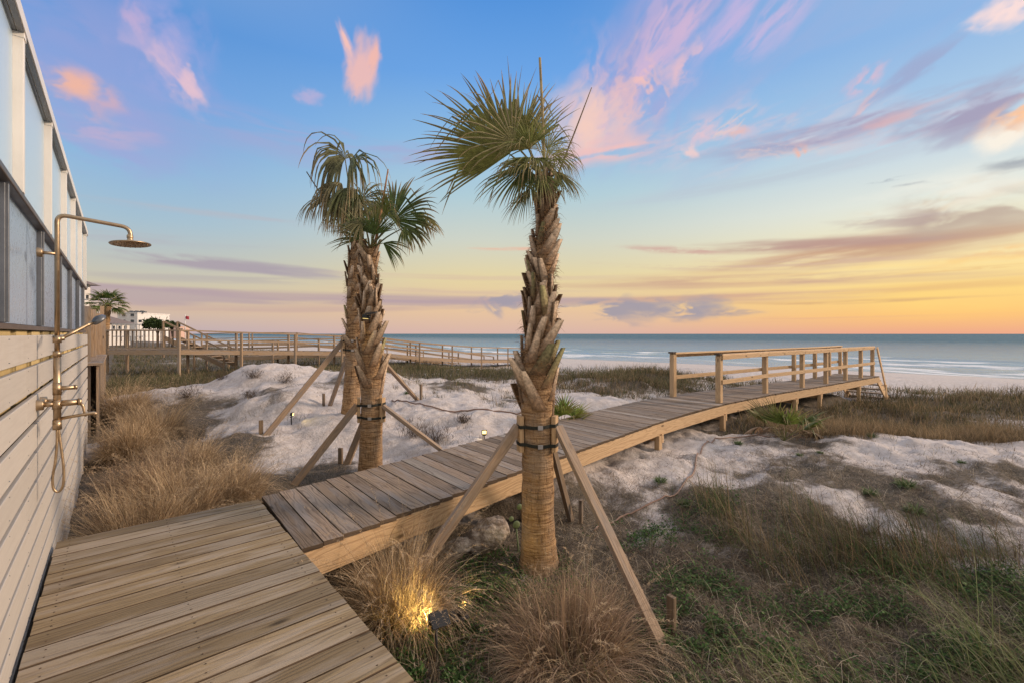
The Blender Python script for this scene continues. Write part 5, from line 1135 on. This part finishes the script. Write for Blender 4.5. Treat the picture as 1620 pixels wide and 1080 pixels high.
# ------------------------------------------------------------------ distant houses
def house(name,label,x0,x1,ytop,ybot,Y,depth,mat,wins=(),roof=None,group='distant beach houses'):
    a=at(x0,ytop,Y);c=at(x1,ytop,Y+depth);a.x=a.x if c.x>a.x+1.5 else c.x-8;zb=-1.2;zt=a.z;cx=(a.x+c.x)/2;hwid=(c.x-a.x)/2
    root=thing(name,label,'house',(cx,Y+depth/2,zb),group);b=MB();b.box((cx,Y+depth/2,(zt+zb)/2),(V((1,0,0)),V((0,1,0)),Z),(hwid,depth/2,(zt-zb)/2));b.build('walls',mat,root)
    for (wx,wy,ww,wh) in wins:
        p=at(wx,wy,Y);s_=Y/F;b=MB();b.box((p.x,Y-.06,p.z),(V((1,0,0)),V((0,1,0)),Z),(ww*s_/2,.05,wh*s_/2));o=b.build('window',M['dkglass'],root)
        b=MB();b.box((p.x,Y-.09,p.z-wh*s_/2-.08),(V((1,0,0)),V((0,1,0)),Z),(ww*s_/2+.1,.09,.06));b.build('sill',M['housewhite'],o)
    if roof=='hip':
        e=.5+.02*Y*.2;h=hwid*.5;vs=[(cx-hwid-e,Y-e,zt+.003),(cx+hwid+e,Y-e,zt+.003),(cx+hwid+e,Y+depth+e,zt+.003),(cx-hwid-e,Y+depth+e,zt+.003),(cx-hwid*.3,Y+depth*.5,zt+h),(cx+hwid*.3,Y+depth*.5,zt+h)]
        mb=MB();mb.add([V(v) for v in vs],[(0,1,5,4),(1,2,5),(2,3,4,5),(3,0,4),(3,2,1,0)]);mb.build('roof',M['roof'],root)
    else:
        b=MB();b.box((cx,Y+depth/2,zt+.15),(V((1,0,0)),V((0,1,0)),Z),(hwid+.12,depth/2+.12,.147));b.build('parapet',mat,root)
    return root,cx,hwid,zt
r,cx,hwid,zt=house('white_building','large plain white flat-roofed building in the distance beside the palm',186,268,496,520,150,14,M['housewhite'],[(196,498.5,5,4),(209.5,498.5,5,4),(209.5,508,5,4),(196,508,5,4),(222,508,5,4)])
b=MB();
for k in range(7): b.box((cx-hwid+2+k*.9,152,zt+.3+.25+.1*(k%2)),(V((1,0,0)),V((0,1,0)),Z),(.35,.4,.25+.1*(k%2)))
b.build('roof_units',M['channel'],r)
r,cx,hwid,zt=house('beach_house','low white house with brown hip roof and porch in front of the white building',172,206,511,520,85,8,M['housewhite'],[(180,518,4,5),(190,518,4,5),(199,518,4,5)],'hip')
b=MB();a=at(176,513,82);c=at(226,513,82);b.box(((a.x+c.x)/2,83.5,a.z),(V((1,0,0)),V((0,1,0)),Z),((c.x-a.x)/2,1.4,.08));b.box(((a.x+c.x)/2,83.5,a.z-2.2),(V((1,0,0)),V((0,1,0)),Z),((c.x-a.x)/2,1.4,.08));b.build('porch',M['housewhite'],r)
for k in range(8):
    x=a.x+(c.x-a.x)*k/7;b=MB();b.box((x,82.2,a.z-1.6),(Z,V((1,0,0)),V((0,1,0))),(1.52,.07,.07));b.build('porch_post',M['housewhite'],r)
house('beach_house','white house with grey hip roof showing just past the end of the slatted wall',118,143,440,520,45,7,M['housewhite'],[(139,452,3,5),(139,470,3,6)],'hip')
house('beach_house','tiny peach-coloured building far down the beach',284,300,517,526,250,8,M['peach'],[(288,520,2,1.5),(293,520,2,1.5)])
fp=at(293,545,60);fr=thing('flag_pole','white flagpole with a small red flag on the distant beach','flagpole',(fp.x,fp.y,Hs(fp.x,fp.y)))
b=MB();b.cyl((fp.x,fp.y,Hs(fp.x,fp.y)-.3),(fp.x,fp.y,at(293,498,60).z),.05,8);b.build('pole',M['housewhite'],fr)
mb=MB();vs=[];nn=6
for i in range(nn+1):
    for j in(0,1): vs.append(V((fp.x+.06+i*.07,fp.y+.05*math.sin(i*1.3),at(0,500,60).z-j*.42-i*.012)))
mb.add(vs,[(i*2,i*2+1,i*2+3,i*2+2) for i in range(nn)]);mb.build('flag',painted('flag_red',(.55,.05,.08),.7,5,.2),fr)
# distant trees
def tree(label,px,pyc,Y,R,hh,pal,nl=2600,lsz=.09,grp='distant trees'):
    c=at(px,pyc,Y);gz=Hs(c.x,c.y);root=thing('tree',label,'tree',(c.x,c.y,gz),grp)
    b=MB();b.tube([(c.x,c.y,gz-.2),(c.x+.1,c.y,(gz+c.z)/2),(c.x,c.y,c.z+hh*.3)],[.14,.1,.05],8)
    for k in range(6):
        a=k*1.05;b.tube([(c.x,c.y,(gz+c.z)/2+.1*k),(c.x+R*.4*math.cos(a),c.y+R*.4*math.sin(a),c.z+hh*.1),(c.x+R*.75*math.cos(a),c.y+R*.75*math.sin(a),c.z+hh*.3)],[.05,.035,.012],6)
    b.build('trunk',M['bark'],root);K=16;cen=RNG.normal(0,1,(K,3));cen/=np.linalg.norm(cen,axis=1)[:,None];cen*=RNG.uniform(.3,.85,(K,1));cen[:,2]=np.abs(cen[:,2])*.9-.25
    k=RNG.integers(0,K,nl);P=cen[k]+RNG.normal(0,.2,(nl,3));P=P*np.array([R,R,hh])+np.array(c);a=RNG.uniform(0,6.28,nl);e=RNG.normal(0,1,(nl,3))*lsz;f_=RNG.normal(0,1,(nl,3))*lsz
    vs=np.stack([P-e,P+f_,P+e,P-f_*.6],1).reshape(-1,3);b0=np.arange(nl)*4;npmesh('crown',vs,[np.stack([b0,b0+1,b0+2,b0+3],1)],M['leaf'],np.repeat(pick(nl,pal,.3),4,0),parent=root)
tree('rounded dark green tree in front of the white building',249,512,55,1.25,.95,[(.05,.08,.025),(.07,.10,.03),(.035,.06,.02)])
tree('small dark tree at the right end of the white building',272,514,60,.55,.6,[(.04,.065,.025),(.06,.085,.03)],900,.07);tree('slender dark tree just left of the flagpole',280,515,60,.35,.55,[(.035,.055,.025),(.05,.07,.03)],500,.07)
Y4=25;c=at(170,482,Y4);gz=Hs(c.x,c.y);root=thing('palm_tree','green palm tree rising behind the plank fence at the far left','palm',(c.x,c.y,gz))
mb,_=trunk_mesh([(c.x-.15,c.y,gz-.2),(c.x-.1,c.y,1.5),(c.x,c.y,c.z-.1)],[.17,.15,.16],16,.02,4);mb.build('trunk',M['trunk'],root)
for k in range(26):
    a=k*2.39996;el=-.5+1.7*((k*7)%26)/26;d=V((math.cos(a)*math.cos(el),math.sin(a)*math.cos(el),math.sin(el)));hub=c+d*.5;nrm=Z-d*d.z
    frond(hub,d,nrm if nrm.length>.15 else V((0,-1,0)),.62,1.3,16,.5,stiff=.4,base=c-Z*.05,green=(.10,.15,.03),petr=.02,tipd=.8).build('frond',M['frond'],root)
